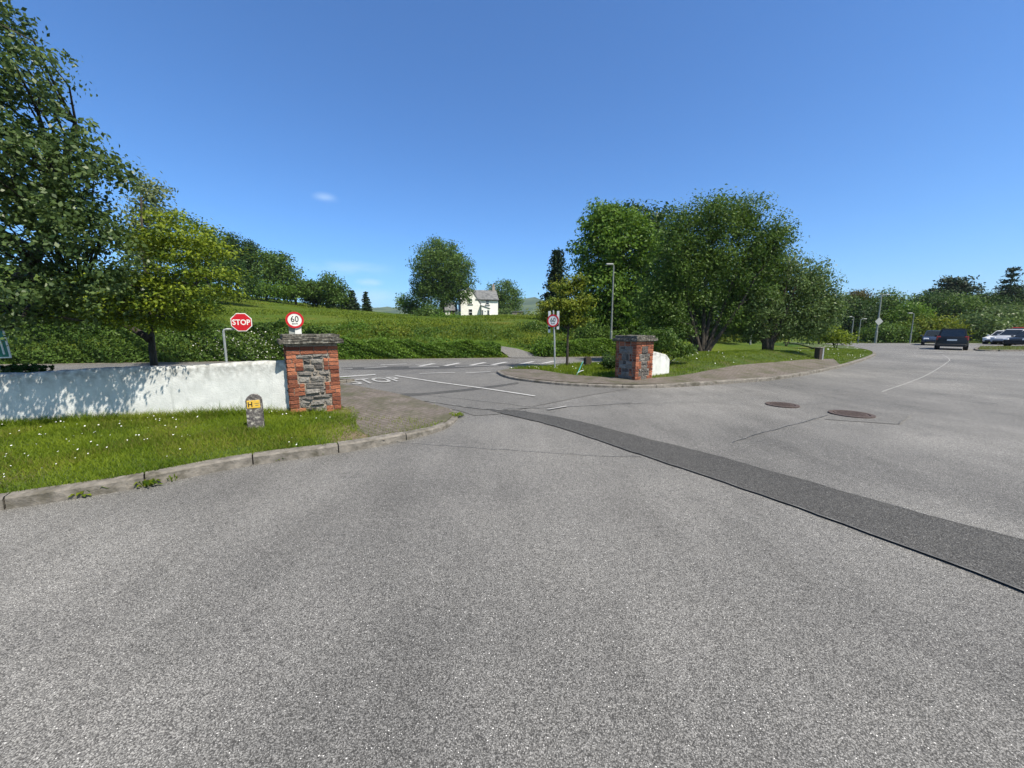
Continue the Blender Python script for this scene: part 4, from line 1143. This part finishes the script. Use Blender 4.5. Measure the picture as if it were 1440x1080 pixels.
g = G(1440, 481.5); car('red car parked behind the silver car at the right edge', (g.x - .5, g.y, 0), math.radians(188), cm['red'], 4.3, 1.8, 1.75, 'mpv', PG)
g = G(1447, 487.3); car('black car parked at the right edge nearest the grass strip', (g.x + .3, g.y, 0), math.radians(188), cm['black'], 4.3, 1.8, 1.45, 'hatch', PG)
g = AT(958, 492, 30); car('pale car half hidden behind the larger willow trunks', (g.x, 31.5, -.05), math.radians(175), cm['silver'], 4.2, 1.76, 1.45)

# grass strip in front of the car park
cp = [G(1376, 493.5), G(1450, 494), Vector((60, 27, 0)), Vector((62, 31.5, 0)), G(1440, 488.5), G(1378, 488.5)]
kerb('kerb', [G(1378, 488.5), G(1370, 491), G(1376, 493.5), G(1410, 494), G(1450, 494), Vector((60, 27, 0))], [.1] * 6, True, seed=2)
sheet('grass_strip', cp, .1, M['turf'])
rng_ = np.random.default_rng(5); Qs = sample_poly([(p.x, p.y) for p in cp], 9000, rng_)
tag(blades('strip_grass', np.c_[Qs, np.full(len(Qs), .095)], .08, .014, rng_, 'drygrass', .6), 'yellowish grass on the kerbed strip before the car park', 'grass', None, 'stuff')


# ------------------------------------------------------------------ cottage
def cottage():
    D = 88.0; p = AT(650, 540, D); z0 = AT(650, 447.5, D).z; ph = math.radians(13)
    t = thing('cottage', 'white two-storey cottage with grey slate roof standing on the rise', 'house', (p.x, D, z0), ph)
    W, Dp, He, Hr = 8.5, 6.0, 4.25, 6.45; gw = 4.4; gd = -.12            # gable bay on the left, a touch proud
    bm = bmesh.new(); prism(bm, [(0.02, -1.2), (Dp, -1.2), (Dp, He), (Dp / 2, Hr), (0.02, He)], 0, W, 'x')
    prism(bm, [(0.0, -1.2), (gw, -1.2), (gw, He - .9), (gw / 2, Hr + .05), (0, He - .9)], gd, 2.8, 'y')
    obj('wall', bm, M['render'], t)
    bm = bmesh.new(); ov = .22; th = .14
    def slope(a, b, c, d):                                             # thick roof plane
        n = (Vector(b) - Vector(a)).cross(Vector(d) - Vector(a)).normalized(); n = n if n.z > 0 else -n
        lo = [bm.verts.new(Vector(v) + n * .02) for v in (a, b, c, d)]; up = [bm.verts.new(Vector(v) + n * (.02 + th)) for v in (a, b, c, d)]
        bm.faces.new(lo); bm.faces.new(up[::-1])
        for i in range(4): bm.faces.new((lo[i], lo[(i + 1) % 4], up[(i + 1) % 4], up[i]))
    s = (Hr - He) / (Dp / 2)
    slope((gw * .75, -ov, He - ov * s), (W + .15, -ov, He - ov * s), (W + .15, Dp / 2, Hr), (gw * .75, Dp / 2, Hr)); slope((-.15, Dp + ov, He - ov * s), (W + .15, Dp + ov, He - ov * s), (W + .15, Dp / 2, Hr + .002), (-.15, Dp / 2, Hr + .002))
    sg = (Hr + .05 - He + .9) / (gw / 2)
    slope((-ov, gd - .12, He - .9 - ov * sg), (gw / 2, gd - .12, Hr + .05), (gw / 2, Dp / 2, Hr + .05), (-ov, Dp / 2, He - .9 - ov * sg))
    slope((gw + ov * .5, gd - .12, He - .9 - ov * .5 * sg), (gw / 2, gd - .12, Hr + .055), (gw / 2, Dp / 2, Hr + .055), (gw + ov * .5, Dp / 2, He - .9 - ov * .5 * sg))
    roof = obj('roof', bm, M['slate'], t)
    for x in (W - .5, 2.0):
        bm = bmesh.new(); box(bm, (x, Dp / 2, Hr + .5), (.6, .8, 1.3)); box(bm, (x, Dp / 2, Hr + 1.2), (.72, .92, .12)); ch = obj('chimney', bm, M['stone_plain'], roof)
        bm = bmesh.new(); tube(bm, [(x, Dp / 2, Hr + 1.25), (x, Dp / 2, Hr + 1.6)], [.13, .1], 8); obj('chimney_pot', bm, M['brickplain'], t)
    bm = bmesh.new(); tube(bm, [(gw + .3, -.27, He - .2), (W + .1, -.27, He - .2)], [.07, .07], 8); obj('gutter', bm, M['black'], t)

    def window(x, z, w, h, y):
        bm = bmesh.new()
        for cx, cz, sw, sh in ((x, z + h / 2, w + .1, .08), (x, z - h / 2, w + .1, .08), (x - w / 2, z, .08, h - .08), (x + w / 2, z, .08, h - .08), (x, z, w - .08, .08)): box(bm, (cx, y - .03, cz), (sw, .08, sh))
        f = obj('window', bm, M['white'], t); bm = bmesh.new(); box(bm, (x, y - .005, z), (w - .06, .04, h - .06)); obj('pane', bm, M['glass'], f)
        bm = bmesh.new(); box(bm, (x, y - .07, z - h / 2 - .1), (w + .35, .18, .11)); obj('sill', bm, M['kerb'], f)
    window(2.15, 3.75, .85, 1.15, gd); window(2.15, 1.35, .85, 1.35, gd); window(6.05, 3.6, .8, .95, 0)
    # lean-to porch
    bm = bmesh.new(); prism(bm, [(4.55, -1), (6.35, -1), (6.35, 2.15), (4.55, 2.75)], -1.1, -.02, 'y'); porch = obj('porch', bm, M['render'], t)
    bm = bmesh.new(); prism(bm, [(4.35, 2.84), (6.55, 2.12), (6.55, 2.22), (4.35, 2.94)], -1.25, -.03, 'y'); obj('porch_roof', bm, M['slate'], porch)
    bm = bmesh.new(); box(bm, (5.35, -1.115, .95), (.85, .05, 1.95)); d = obj('door', bm, M['white'], t); bm = bmesh.new(); box(bm, (5.35, -1.145, 1.5), (.3, .02, .14)); obj('letter_plate', bm, M['black'], d)
    for x, w in ((4.72, .26), (5.95, .22), (6.2, .2)): bm = bmesh.new(); box(bm, (x, -1.115, 1.15), (w, .05, 1.3)); obj('porch_pane', bm, M['glass'], t)
    # outbuilding and shed
    q = AT(634, 540, 90); zz = ground(q.x, 90); t2 = thing('outbuilding', 'low slate-roofed outbuilding half hidden left of the cottage', 'outbuilding', (q.x, 90, zz), ph)
    bm = bmesh.new(); prism(bm, [(0, -.8), (4, -.8), (4, 1.9), (2, 3.6), (0, 1.9)], -1.8, 1.9, 'x'); obj('wall', bm, M['render'], t2)
    bm = bmesh.new(); prism(bm, [(-.25, 1.66), (2, 3.62), (4.25, 1.66), (4.25, 1.82), (2, 3.78), (-.25, 1.82)], -2, 1.93, 'x'); obj('roof', bm, M['slate'], t2)
    bm = bmesh.new(); box(bm, (.75, -.02, .75), (1.1, .06, 1.9)); obj('door', bm, M['timber'], t2)
    q = AT(722, 540, 96); zz = ground(q.x, 96); t3 = thing('garden_shed', 'small flat-roofed shed on the rise right of the cottage', 'shed', (q.x, 96, zz - .2), .1)
    bm = bmesh.new(); box(bm, (.9, 0, .8), (2.6, 2, 2.0)); obj('wall', bm, M['kerb'], t3); bm = bmesh.new(); box(bm, (.9, 0, 1.87), (2.9, 2.3, .12)); obj('roof', bm, M['slate'], t3)
    bm = bmesh.new(); box(bm, (1.2, -1.02, 1.0), (.8, .05, .7)); obj('window', bm, M['glass'], t3)


M['stone_plain'] = nmat('chimney_render', (.25, .22, .2), (.4, .37, .33), 5, .9)
M['brickplain'] = nmat('clay', (.3, .13, .08), (.4, .2, .12), 8, .85)
cottage()
# drive up to the cottage
dv = smooth_poly([(1.0, 20.9), (.35, 22.2), (-.75, 23.0), (-1.6, 23.4)], .3); bm = bmesh.new(); prev = None
for i, p_ in enumerate(dv):
    w = 1.9 - .5 * i / len(dv); row = [bm.verts.new((p_.x + q * w / 2, p_.y, ground(p_.x + q * w / 2, p_.y) + .03)) for q in (-1, -.5, 0, .5, 1)]
    if prev:
        for s in range(4): bm.faces.new((prev[s], prev[s + 1], row[s + 1], row[s]))
    prev = row
struct(obj('driveway', bm, M['asphalt2']))
strips('verge_edge', [(far[1:7], .5)], .010, M['kerb'])


# ------------------------------------------------------------------ hedges and bank
hedge('roadside_hedge', 'tall dark unclipped hedge along the main road behind the STOP sign', [(-34, 15.8), (-19.5, 18.4), (-12.5, 19.6), (-9.3, 20.2)], 1.3, [2.0, 1.85, 1.8, 1.75], 50000, .12, 'mid', 1, lump=.32)
def blossom():
    h = bpy.data.objects['roadside_hedge']; rng = np.random.default_rng(9); n = 260
    X = rng.normal(345, 34, n); Y = np.clip(rng.normal(484, 11, n), 462, 503); C = []
    for a, b in zip(X, Y):
        p = AT(a, b, 18.75 + .0); f = (p.x + 19.5) / 7.0; C.append((p.x, 18.4 + 1.2 * f - .62 - .06 * rng.random(), p.z))
    C = np.array(C) - np.array(h.location[:]); V = leaf_quads(C, .06, rng, None, .8, .3)
    link('blossom', from_arrays('blossom', V, np.arange(len(V)), 4, np.repeat(rng.random(n), 4)), LM['white'], h)


blossom()
hedge('roadside_hedge', 'low clipped hedge along the main road ending at the driveway', [(-9.6, 20.2), (-6, 20.85), (-3, 21.4), (-.7, 21.85)], 1.0, [1.15, .92, .85, .85], 30000, .10, 'fresh', 2, lump=.16)
hedge('roadside_hedge', 'clipped hedge right of the driveway behind the golden tree', [(2.0, 22.3), (4, 22.7), (7.5, 23.6)], 1.0, [.85, .95, 1.0], 16000, .10, 'fresh', 3, lump=.10)


hedge('low_hedge', 'low dark hedge close behind the white wall under the green sign', [(-12.5, 5.75), (-10, 6.3), (-8.15, 6.7)], .5, [1.05, 1.04, .95], 9000, .07, 'dark', 5, lump=.05)


def foot_grass():
    rng = np.random.default_rng(55); n = 16000; t_ = rng.uniform(-30, 14, n); s_ = rng.uniform(.22, .75, n); x = RA.x + RD.x * t_ + RN.x * s_; y = RA.y + RD.y * t_ + RN.y * s_
    k = np.abs(x - .9) > 1.15; x, y = x[k], y[k]
    tag(blades('verge_grass', np.c_[x, y, np.full(len(x), -.04)], .22, .016, rng, 'grass', .6), 'fresh grass fringe at the foot of the roadside hedges', 'grass', None, 'stuff')


foot_grass()


def bank_grass():
    rng = np.random.default_rng(77); n = 60000; s = rng.uniform(.9, 12, n) ; t_ = rng.uniform(-32, 16, n); x = RA.x + RD.x * t_ + RN.x * s; y = RA.y + RD.y * t_ + RN.y * s
    keep = ~((np.abs(x - np.interp(y, [20, 22.2, 23.4, 24.6], [1.0, .35, -.9, -3.4])) < 1.0 + np.clip(y - 22, 0, 2)) & (y < 25)) & (x < 9); x, y, s = x[keep], y[keep], s[keep]
    z = np.interp(x, XC, HC) * np.interp(s, SC, PC) - .06
    h = .30 * (.7 + .5 * np.sin(x * .8) * np.sin(y * 1.1 + 1)) * np.where(s < 8, 1.0, .55)
    tag(blades('bank_grass', np.c_[x, y, z], h, .022, rng, 'rough', .5), 'long rough grass on the bank above the clipped hedge', 'grass', None, 'stuff')
    n = 60000; yy = rng.uniform(30, 84, n); xx = rng.uniform(-52, 16, n) * (yy / 60); ss = (xx - RA.x) * RN.x + (yy - RA.y) * RN.y
    keep = (ss > 10); xx, yy, ss = xx[keep], yy[keep], ss[keep]; z = np.interp(xx, XC, HC) * np.interp(ss, SC, PC) - .08
    tag(blades('meadow_grass', np.c_[xx, yy, z], .16, .05, rng, 'meadow', .9), 'tufted meadow grass over the sloping field below the cottage', 'grass', None, 'stuff')


bank_grass()


def scrub(name, label, m, n_lump, leaf, seed, s0, s1, t0, t1, per=70):
    rng = np.random.default_rng(seed); s_ = rng.uniform(s0, s1, n_lump); t_ = rng.uniform(t0, t1, n_lump); x = RA.x + RD.x * t_ + RN.x * s_; y = RA.y + RD.y * t_ + RN.y * s_
    k = (np.abs(x - np.interp(y, [20, 22.2, 23.4, 24.6], [1.0, .35, -.9, -3.4])) > 1.5) | (y > 25.5); x, y = x[k], y[k]
    z = np.array([ground(a, b) for a, b in zip(x, y)]); R = rng.uniform(.25, .75, len(x)); idx = np.repeat(np.arange(len(x)), rng.poisson(per, len(x)))
    off = np.clip(rng.normal(size=(len(idx), 3)), -1.8, 1.8) * .5 * R[idx][:, None] * np.array([1.2, 1.0, .6]); C = np.c_[x[idx], y[idx], z[idx] + R[idx] * .35] + off
    C[:, 2] = np.maximum(C[:, 2], z[idx] + .02); V = leaf_quads(C, leaf, rng, off, .6, .4)
    tag(link(name, from_arrays(name, V, np.arange(len(V)), 4, np.repeat(np.clip(rng.random(len(x))[idx] * .5 + rng.random(len(idx)) * .5, 0, 1), 4)), LM[m]), label, 'undergrowth', None, 'stuff')


scrub('bramble_scrub', 'dark bramble scrub straggling over the bank above the clipped hedge', 'mid', 150, .11, 41, .9, 7, -14, 14)
scrub('bramble_scrub', 'pale yellowish undergrowth scattered over the bank above the clipped hedge', 'goldgreen', 130, .10, 42, 1.5, 9, -12, 13, 55)
scrub('bramble_scrub', 'fresh green scrub on the bank behind the tall roadside hedge', 'fresh', 160, .12, 43, 1.0, 8, -30, 4)
gz = lambda X, D: ground(AT(X, 540, D).x, D)
BB = 'bushes on the bank above the hedge'
for i, (bl, D, m, nl, lab) in enumerate((
        ([(604, 441, 16, 10), (596, 447, 14, 8)], 52, 'mid', 2600, 'round dark bush below the big tree left of the cottage'),
        ([(628, 452, 20, 9), (650, 459, 16, 8)], 44, 'fresh', 3000, 'wide mid-green bush on the bank below the cottage gable'),
        ([(650, 468, 20, 8)], 34, 'fresh', 2200, 'low bush above the clipped hedge near the driveway'),
        ([(500, 464, 24, 10), (475, 470, 22, 9)], 27, 'fresh', 3600, 'bright green bush behind the near pillar cap'),
        ([(540, 470, 22, 10), (565, 473, 20, 9)], 26, 'goldgreen', 3600, 'yellowish bush mid-bank above the clipped hedge'),
        ([(600, 474, 24, 9), (625, 476, 18, 8)], 27, 'mid', 3200, 'dark scrubby bush above the clipped hedge left of the driveway'),
        ([(750, 468, 26, 14)], 29, 'mid', 3200, 'scrubby bush behind the far speed sign pole'),
        ([(765, 490, 14, 9)], 22.3, 'fresh', 1800, 'small rounded bush at the driveway mouth, right side'))):
    bush('bush', lab, bl, D, gz(bl[0][0], D) - .05, .004 * D + .05, nl, .02 * D, m, i, BB)


# ------------------------------------------------------------------ trees, left
tree('alder_tree', 'large dark-leaved tree overhanging from the left picture edge', 'tree', -75, 6.7, 0,
     [(-80, 30, 100, 110), (-10, 125, 92, 85), (55, 232, 100, 70), (30, 335, 120, 80), (-70, 230, 140, 150), (35, 425, 105, 50), (110, 215, 42, 42), (10, 25, 22, 32), (100, 300, 66, 55), (150, 240, 26, 30), (150, 340, 48, 46), (135, 415, 55, 40)],
       .064, 35000, .19, 'alder', .17, 1, per=40, lean=-1.15, thick=1.1, nmax=90, aspect=.6, shell=.25, stems=[
         [(0, 0, -.1), (.1, 0, 1.2), (.3, -.1, 3.2), (.2, -.2, 5.5), (.4, 0, 7.6)], [(.15, 0, 1.3), (1.1, .1, 2.0), (2.0, 0, 2.9), (2.6, 0, 4.0), (2.85, .1, 4.9)], [(.2, 0, 1.0), (1.0, -.2, 1.5), (1.9, -.3, 1.75), (2.8, -.2, 2.2)]])
tree('golden_tree', 'slender golden-leaved tree rising just behind the shaded white wall', 'tree', 219, 7.8, 0,
     [(238, 336, 34, 18), (270, 338, 36, 12), (300, 352, 24, 8), (262, 362, 40, 10), (296, 386, 42, 8), (320, 384, 16, 5), (284, 412, 46, 8), (318, 408, 14, 5), (265, 436, 42, 8), (165, 395, 60, 18), (130, 420, 60, 12), (150, 445, 75, 12), (225, 395, 40, 24), (225, 455, 52, 10), (205, 345, 30, 14), (248, 310, 26, 10), (225, 430, 60, 14), (280, 320, 18, 6)],
     .056, 13500, .24, 'gold', .07, 2, per=20, thick=1.9, lean=-1.45, nmax=70, shell=.15, up=.9, flat=.4, aspect=.55, stems=[[(0, 0, -.1), (.02, 0, 1.2), (.05, .05, 2.2), (.1, 0, 3.2), (.2, 0, 4.1)], [(.02, 0, 1.6), (.5, .1, 2.1), (1.2, 0, 2.6)], [(.02, 0, 1.4), (-.6, -.1, 1.8), (-1.3, 0, 2.1)]])
tree('pale_sapling', 'thin pale feathery tree top showing above the golden tree', 'tree', 223, 15, 0, [(213, 268, 30, 14), (205, 290, 28, 16), (220, 305, 32, 14), (200, 255, 12, 8), (205, 340, 40, 40)], .13, 3600, .4, 'pale', .05, 3, per=26, nmax=40, shell=.1)
LG = 'hedgerow trees beyond the main road on the left'
for i, (bX, D, bl, m, n, lab) in enumerate((
        (40, 22, [(30, 430, 80, 60), (-20, 440, 90, 50), (90, 450, 50, 40)], 'dark', 9000, 'dark bushy hedgerow tree behind the green sign, farthest left'),
        (150, 22.5, [(150, 425, 65, 55), (110, 455, 60, 35), (190, 455, 50, 35)], 'mid', 9000, 'mid-green hedgerow tree behind the golden tree'),
        (240, 24, [(245, 370, 50, 48), (225, 420, 50, 45), (262, 325, 28, 25), (275, 405, 36, 40)], 'mid', 9000, 'tall hedgerow tree whose top shows right of the golden tree'),
        (300, 45, [(305, 375, 30, 26), (330, 392, 32, 22), (290, 398, 40, 28), (345, 402, 20, 14)], 'dark', 6000, 'dark bush mass on the hillside right of the golden tree'))):
    tree('hedgerow_tree', lab, 'tree', bX, D, gz(bX, D) - .1, bl, .005 * D + .05, n, .028 * D, m, .14, 20 + i, group=LG)
HT = 'trees along the hill crest on the left'
for i, (bX, D, bl, m, n, leaf, lab) in enumerate((
        (322, 58, [(322, 342, 11, 16), (330, 362, 18, 16), (316, 375, 22, 16)], 'dark', 3600, .42, 'ragged dark tree at the left end of the hill crest, tallest there'),
        (346, 60, [(345, 350, 13, 13), (352, 368, 16, 16), (340, 385, 20, 16)], 'dark', 3400, .42, 'second ragged dark tree on the crest, leaning right'),
        (292, 50, [(292, 331, 8, 6), (290, 348, 16, 12)], 'mid', 1200, .4, 'thin treetop poking above the bushes at far left of the crest'),
        (385, 60, [(392, 372, 26, 15), (378, 388, 24, 16), (405, 388, 18, 14), (375, 362, 10, 8)], 'mid', 4600, .42, 'broad mid-green tree on the crest above the speed sign'),
        (372, 58, [(365, 408, 24, 10), (392, 410, 26, 11)], 'fresh', 2600, .4, 'bright low bushy tree on the crest edge'),
        (425, 60, [(420, 406, 20, 13), (438, 408, 16, 13), (408, 412, 14, 10)], 'mid', 3200, .42, 'rounded bushy tree between the broad crest tree and the open-crowned one'),
        (468, 60, [(466, 402, 21, 15), (476, 412, 16, 12), (455, 412, 17, 14), (470, 422, 18, 10)], 'mid', 3200, .42, 'open-crowned tree near the right end of the crest'),
        (448, 62, [(440, 418, 18, 12), (482, 426, 12, 8)], 'dark', 1800, .42, 'low dark bush at the foot of the open-crowned crest tree'))):
    tree('crest_tree', lab, 'tree', bX, D, gz(bX, D) - .2, bl, leaf * .8, int(n * 1.7), 1.05, m, .2, 40 + i, group=HT, per=34, shell=.2, nmax=24)
conifer('small_conifer', 'small conical dark tree at the right end of the crest, taller one', 'tree', 502, 62, gz(502, 62) - .1, 409, 11, 1, 10, None, .4, 1.6, 1.2)
conifer('small_conifer', 'narrow small tree right of the conical one on the crest', 'tree', 521, 64, gz(521, 64) - .1, 411, 8, 2, 9, None, .38, 1.5, 1.3)

# ------------------------------------------------------------------ trees, middle
tree('beech_tree', 'tall full-crowned tree standing just left of the cottage', 'tree', 625, 80, gz(625, 80), [(620, 352, 30, 18), (620, 375, 41, 26), (605, 395, 28, 26), (640, 392, 27, 24), (612, 418, 30, 18), (648, 413, 16, 16), (658, 372, 7, 9), (592, 410, 14, 16), (622, 385, 40, 40)],
     .36, 40000, 1.3, 'mid', .5, 60, per=60, shell=.4, nmax=50)
bush('bush', 'round bush left of the tall tree by the cottage', [(572, 428, 15, 12), (585, 434, 12, 9)], 84, gz(572, 84), .45, 2600, 1.4, 'fresh', 61)
tree('round_tree', 'round-headed dark tree rising behind the cottage chimney', 'tree', 708, 108, gz(708, 108), [(706, 412, 22, 17), (715, 425, 20, 18), (696, 422, 15, 16)], .42, 12000, 1.5, 'mid', .4, 62, per=40)
bush('bush', 'pale bush against the right side of the cottage', [(708, 441, 10, 7)], 92, gz(708, 92), .42, 1300, 1.1, 'willow', 63)
bush('bush', 'spreading bush at the meadow edge right of the shed', [(752, 450, 26, 10), (735, 452, 14, 6)], 60, gz(745, 60), .32, 2400, 1.0, 'goldgreen', 64)
conifer('dark_conifer', 'dark pointed conifer left of the broad-leaved group', 'tree', 781, 40, 0, 352, 27, 3, 26, None, .36, 4.0, 1.3)
tree('golden_street_tree', 'small golden-leaved tree on the island beside the speed sign', 'tree', 797, 15.4, isl_h(AT(797, 540, 15.4).x, 15.4), [(797, 405, 24, 18), (787, 430, 32, 14), (815, 428, 22, 14), (800, 450, 34, 10), (775, 445, 18, 8), (812, 398, 14, 12)],
     .10, 7500, .3, 'goldgreen', .06, 65, per=34, shell=.15, up=.8, flat=.45, stems=[[(0, 0, -.1), (0, 0, 1.0), (.03, 0, 2.0), (.02, .05, 3.1)]])
tree('maple_tree', 'bright green leafy tree at the left of the big group', 'tree', 862, 28, 0, [(858, 322, 42, 30), (845, 362, 40, 34), (880, 350, 40, 40), (850, 410, 42, 40), (885, 430, 44, 45), (830, 440, 34, 34), (845, 300, 18, 12)],
     .24, 32000, .75, 'fresh', .3, 66, per=44, shell=.35)
tree('beech_tree', 'dense dark tree in the middle of the big group', 'tree', 925, 30, 0, [(915, 330, 48, 38), (930, 385, 52, 50), (905, 440, 52, 42), (955, 430, 46, 45), (890, 306, 34, 16), (985, 400, 55, 55), (1010, 445, 60, 30)],
     .26, 36000, .8, 'dark', .32, 67, per=46, shell=.35)


def willow(name, label, bX, D, blobs, n, m, seed, spread, height, leaf=.11, ns=7):
    rng = random.Random(seed); x = AT(bX, 540, D).x; g = isl_h(x, D); st = []
    for i in range(ns):
        a = (i + .5) / ns * 2 - 1; dx = a * spread; dy = rng.uniform(-.6, .6) * spread * .6; h = height * (1 - .3 * abs(a)) * rng.uniform(.85, 1.05)
        st.append([(dx * .06, dy * .06, -.1), (dx * .14, dy * .14, .35), (dx * .38, dy * .4, h * .33), (dx * .7, dy * .7, h * .66), (dx * .95, dy, h)])
    st.append([(0, 0, -.15), (.02, 0, .2), (0, .02, .5)])
    return tree(name, label, 'tree', bX, D, g, blobs, leaf, n, .42, m, .12, seed, st, None, per=34, shell=.12, nmax=110, aspect=.45, up=.3, thick=.85)


willow('willow_tree', 'tallest multi-stemmed tree on the mound, centre of the group', 985, 17.6,
       [(1000, 312, 52, 34), (1052, 305, 40, 32), (955, 335, 36, 40), (1070, 350, 38, 44), (1005, 362, 55, 40), (950, 385, 38, 40), (1090, 330, 22, 26), (935, 440, 34, 30), (925, 425, 36, 40), (1045, 400, 45, 40), (950, 458, 30, 18), (1028, 448, 26, 18), (985, 420, 26, 20)], 54000, 'mid', 70, 2.1, 5.0, .115)
willow('willow_tree', 'lower grey-green multi-stemmed tree on the mound, right one', 1075, 18.2,
       [(1080, 375, 38, 36), (1110, 400, 44, 42), (1050, 425, 42, 38), (1148, 398, 26, 28), (1140, 435, 36, 32), (1090, 445, 50, 28), (1165, 430, 18, 26), (1130, 462, 45, 14), (1050, 462, 40, 14)], 46000, 'willow', 71, 1.7, 3.3, .115, 8)
bush('bush', 'leafy shrub just behind the white wing wall', [(936, 482, 24, 18), (960, 492, 16, 12), (915, 475, 18, 10)], 13.6, .3, .09, 4200, .25, 'mid', 72)
bush('bush', 'small dark shrub tucked against the shaded face of the far pillar', [(857, 507, 12, 10)], 13.2, .1, .07, 1600, .18, 'dark', 73)
US = 'shrubs under the trees behind the mound'
for i, (bl, D, m, lab) in enumerate((([(830, 470, 34, 16), (860, 476, 26, 14)], 25, 'mid', 'wide shrub at the foot of the bright green tree'), ([(905, 478, 34, 14)], 24.5, 'dark', 'dark shrub behind the far pillar'),
                                  ([(1010, 470, 30, 10)], 33, 'goldgreen', 'yellow-green shrub seen between the stems of the tallest willow'), ([(1052, 474, 22, 8)], 36, 'mid', 'green shrub seen between the two willows'),
                                  ([(1100, 468, 30, 10)], 34, 'goldgreen', 'yellow-green shrub behind the right willow trunk'), ([(1160, 468, 26, 9), (1180, 476, 22, 6)], 29, 'gold', 'bright yellow shrub behind the bollard'),
                                  ([(1145, 455, 34, 10)], 38, 'willow', 'grey-green shrub above the bright yellow one'))):
    bush('bush', lab, bl, D, 0, .16, 3000, .5, m, 80 + i, US)

# ------------------------------------------------------------------ wood on the right
WD = 'trees of the wood beyond the car park'
wood = (
    (1195, 52, [(1195, 440, 30, 24), (1215, 450, 26, 22), (1180, 462, 30, 18)], 'dark', 'dark wood tree left of the diamond-signed lamp'),
    (1205, 56, [(1210, 424, 20, 12), (1195, 430, 16, 12)], 'brown', 'bronze-tinted treetop behind the diamond-signed lamp'),
    (1248, 54, [(1246, 424, 20, 14), (1258, 438, 26, 20), (1240, 452, 26, 20)], 'mid', 'mid-green round tree right of the diamond-signed lamp'),
    (1275, 50, [(1272, 448, 28, 20), (1288, 456, 22, 20)], 'fresh', 'fresh green tree behind the slim pale lamp post'),
    (1300, 56, [(1296, 432, 20, 16), (1310, 442, 22, 18)], 'dark', 'dark tree above and behind the black driving car'),
    (1262, 46, [(1255, 470, 26, 13), (1235, 472, 22, 12)], 'mid', 'low bushy tree at the road edge left of the oncoming car'),
    (1312, 46, [(1305, 462, 28, 16), (1330, 464, 24, 14)], 'goldgreen', 'yellowish low tree behind the black driving car'),
    (1352, 54, [(1350, 432, 26, 18), (1370, 442, 26, 18)], 'mid', 'spreading mid-green tree below the dark pine'),
    (1375, 47, [(1368, 458, 32, 16), (1395, 464, 26, 14)], 'willow', 'grey-green tree above the parked white car'),
    (1412, 52, [(1405, 444, 28, 16), (1432, 448, 28, 18)], 'willow', 'pale olive tree behind the parked silver car'),
    (1440, 48, [(1435, 462, 32, 16), (1465, 460, 30, 18)], 'mid', 'green tree behind the parked black car at the right edge'),
    (1440, 62, [(1432, 416, 24, 14), (1455, 424, 30, 18)], 'dark', 'dark treetop at the right picture edge'),
    (1328, 60, [(1322, 424, 24, 12), (1300, 425, 14, 8)], 'dark', 'low dark treetop left of the dark pine'),
    (1380, 62, [(1378, 424, 22, 12), (1400, 428, 24, 12)], 'dark', 'dark treetop between the pine and the cedar'))
for i, (bX, D, bl, m, lab) in enumerate(wood):
    tree('wood_tree', lab, 'tree', bX, D, -.05, bl, .27, 7000 if len(bl) < 3 else 9000, 1.1, m, .22, 100 + i, group=WD, per=36, shell=.3, nmax=20)
tree('pine_tree', 'flat-topped dark pine, highest of the wood left of the cedar', 'tree', 1342, 62, -.05, [(1342, 396, 20, 8), (1330, 408, 22, 8), (1356, 406, 18, 8), (1340, 418, 28, 9)], .4, 4200, 1.2, 'conifer', .25, 130, group=WD, per=34, flat=.35, shell=.2)
conifer('cedar_tree', 'tiered pointed conifer rising above the wood at right', 'tree', 1396, 62, -.05, 377, 25, 5, 13, WD, .42, 4.0, 1.1)


# ------------------------------------------------------------------ air
def haze():
    bm = bmesh.new(); box(bm, (0, 2000, 95), (6400, 5000, 206))
    m = bpy.data.materials.new('haze'); m.use_nodes = True; nt = m.node_tree; nt.nodes.clear()
    o = nt.nodes.new('ShaderNodeOutputMaterial'); v = nt.nodes.new('ShaderNodeVolumePrincipled')
    v.inputs['Color'].default_value = (.80, .88, .97, 1); v.inputs['Density'].default_value = .00018; v.inputs['Anisotropy'].default_value = .2
    nt.links.new(v.outputs[0], o.inputs['Volume'])
    tag(obj('haze', bm, m), 'thin blue summer haze over the distant hills', 'haze', None, 'stuff')


haze()
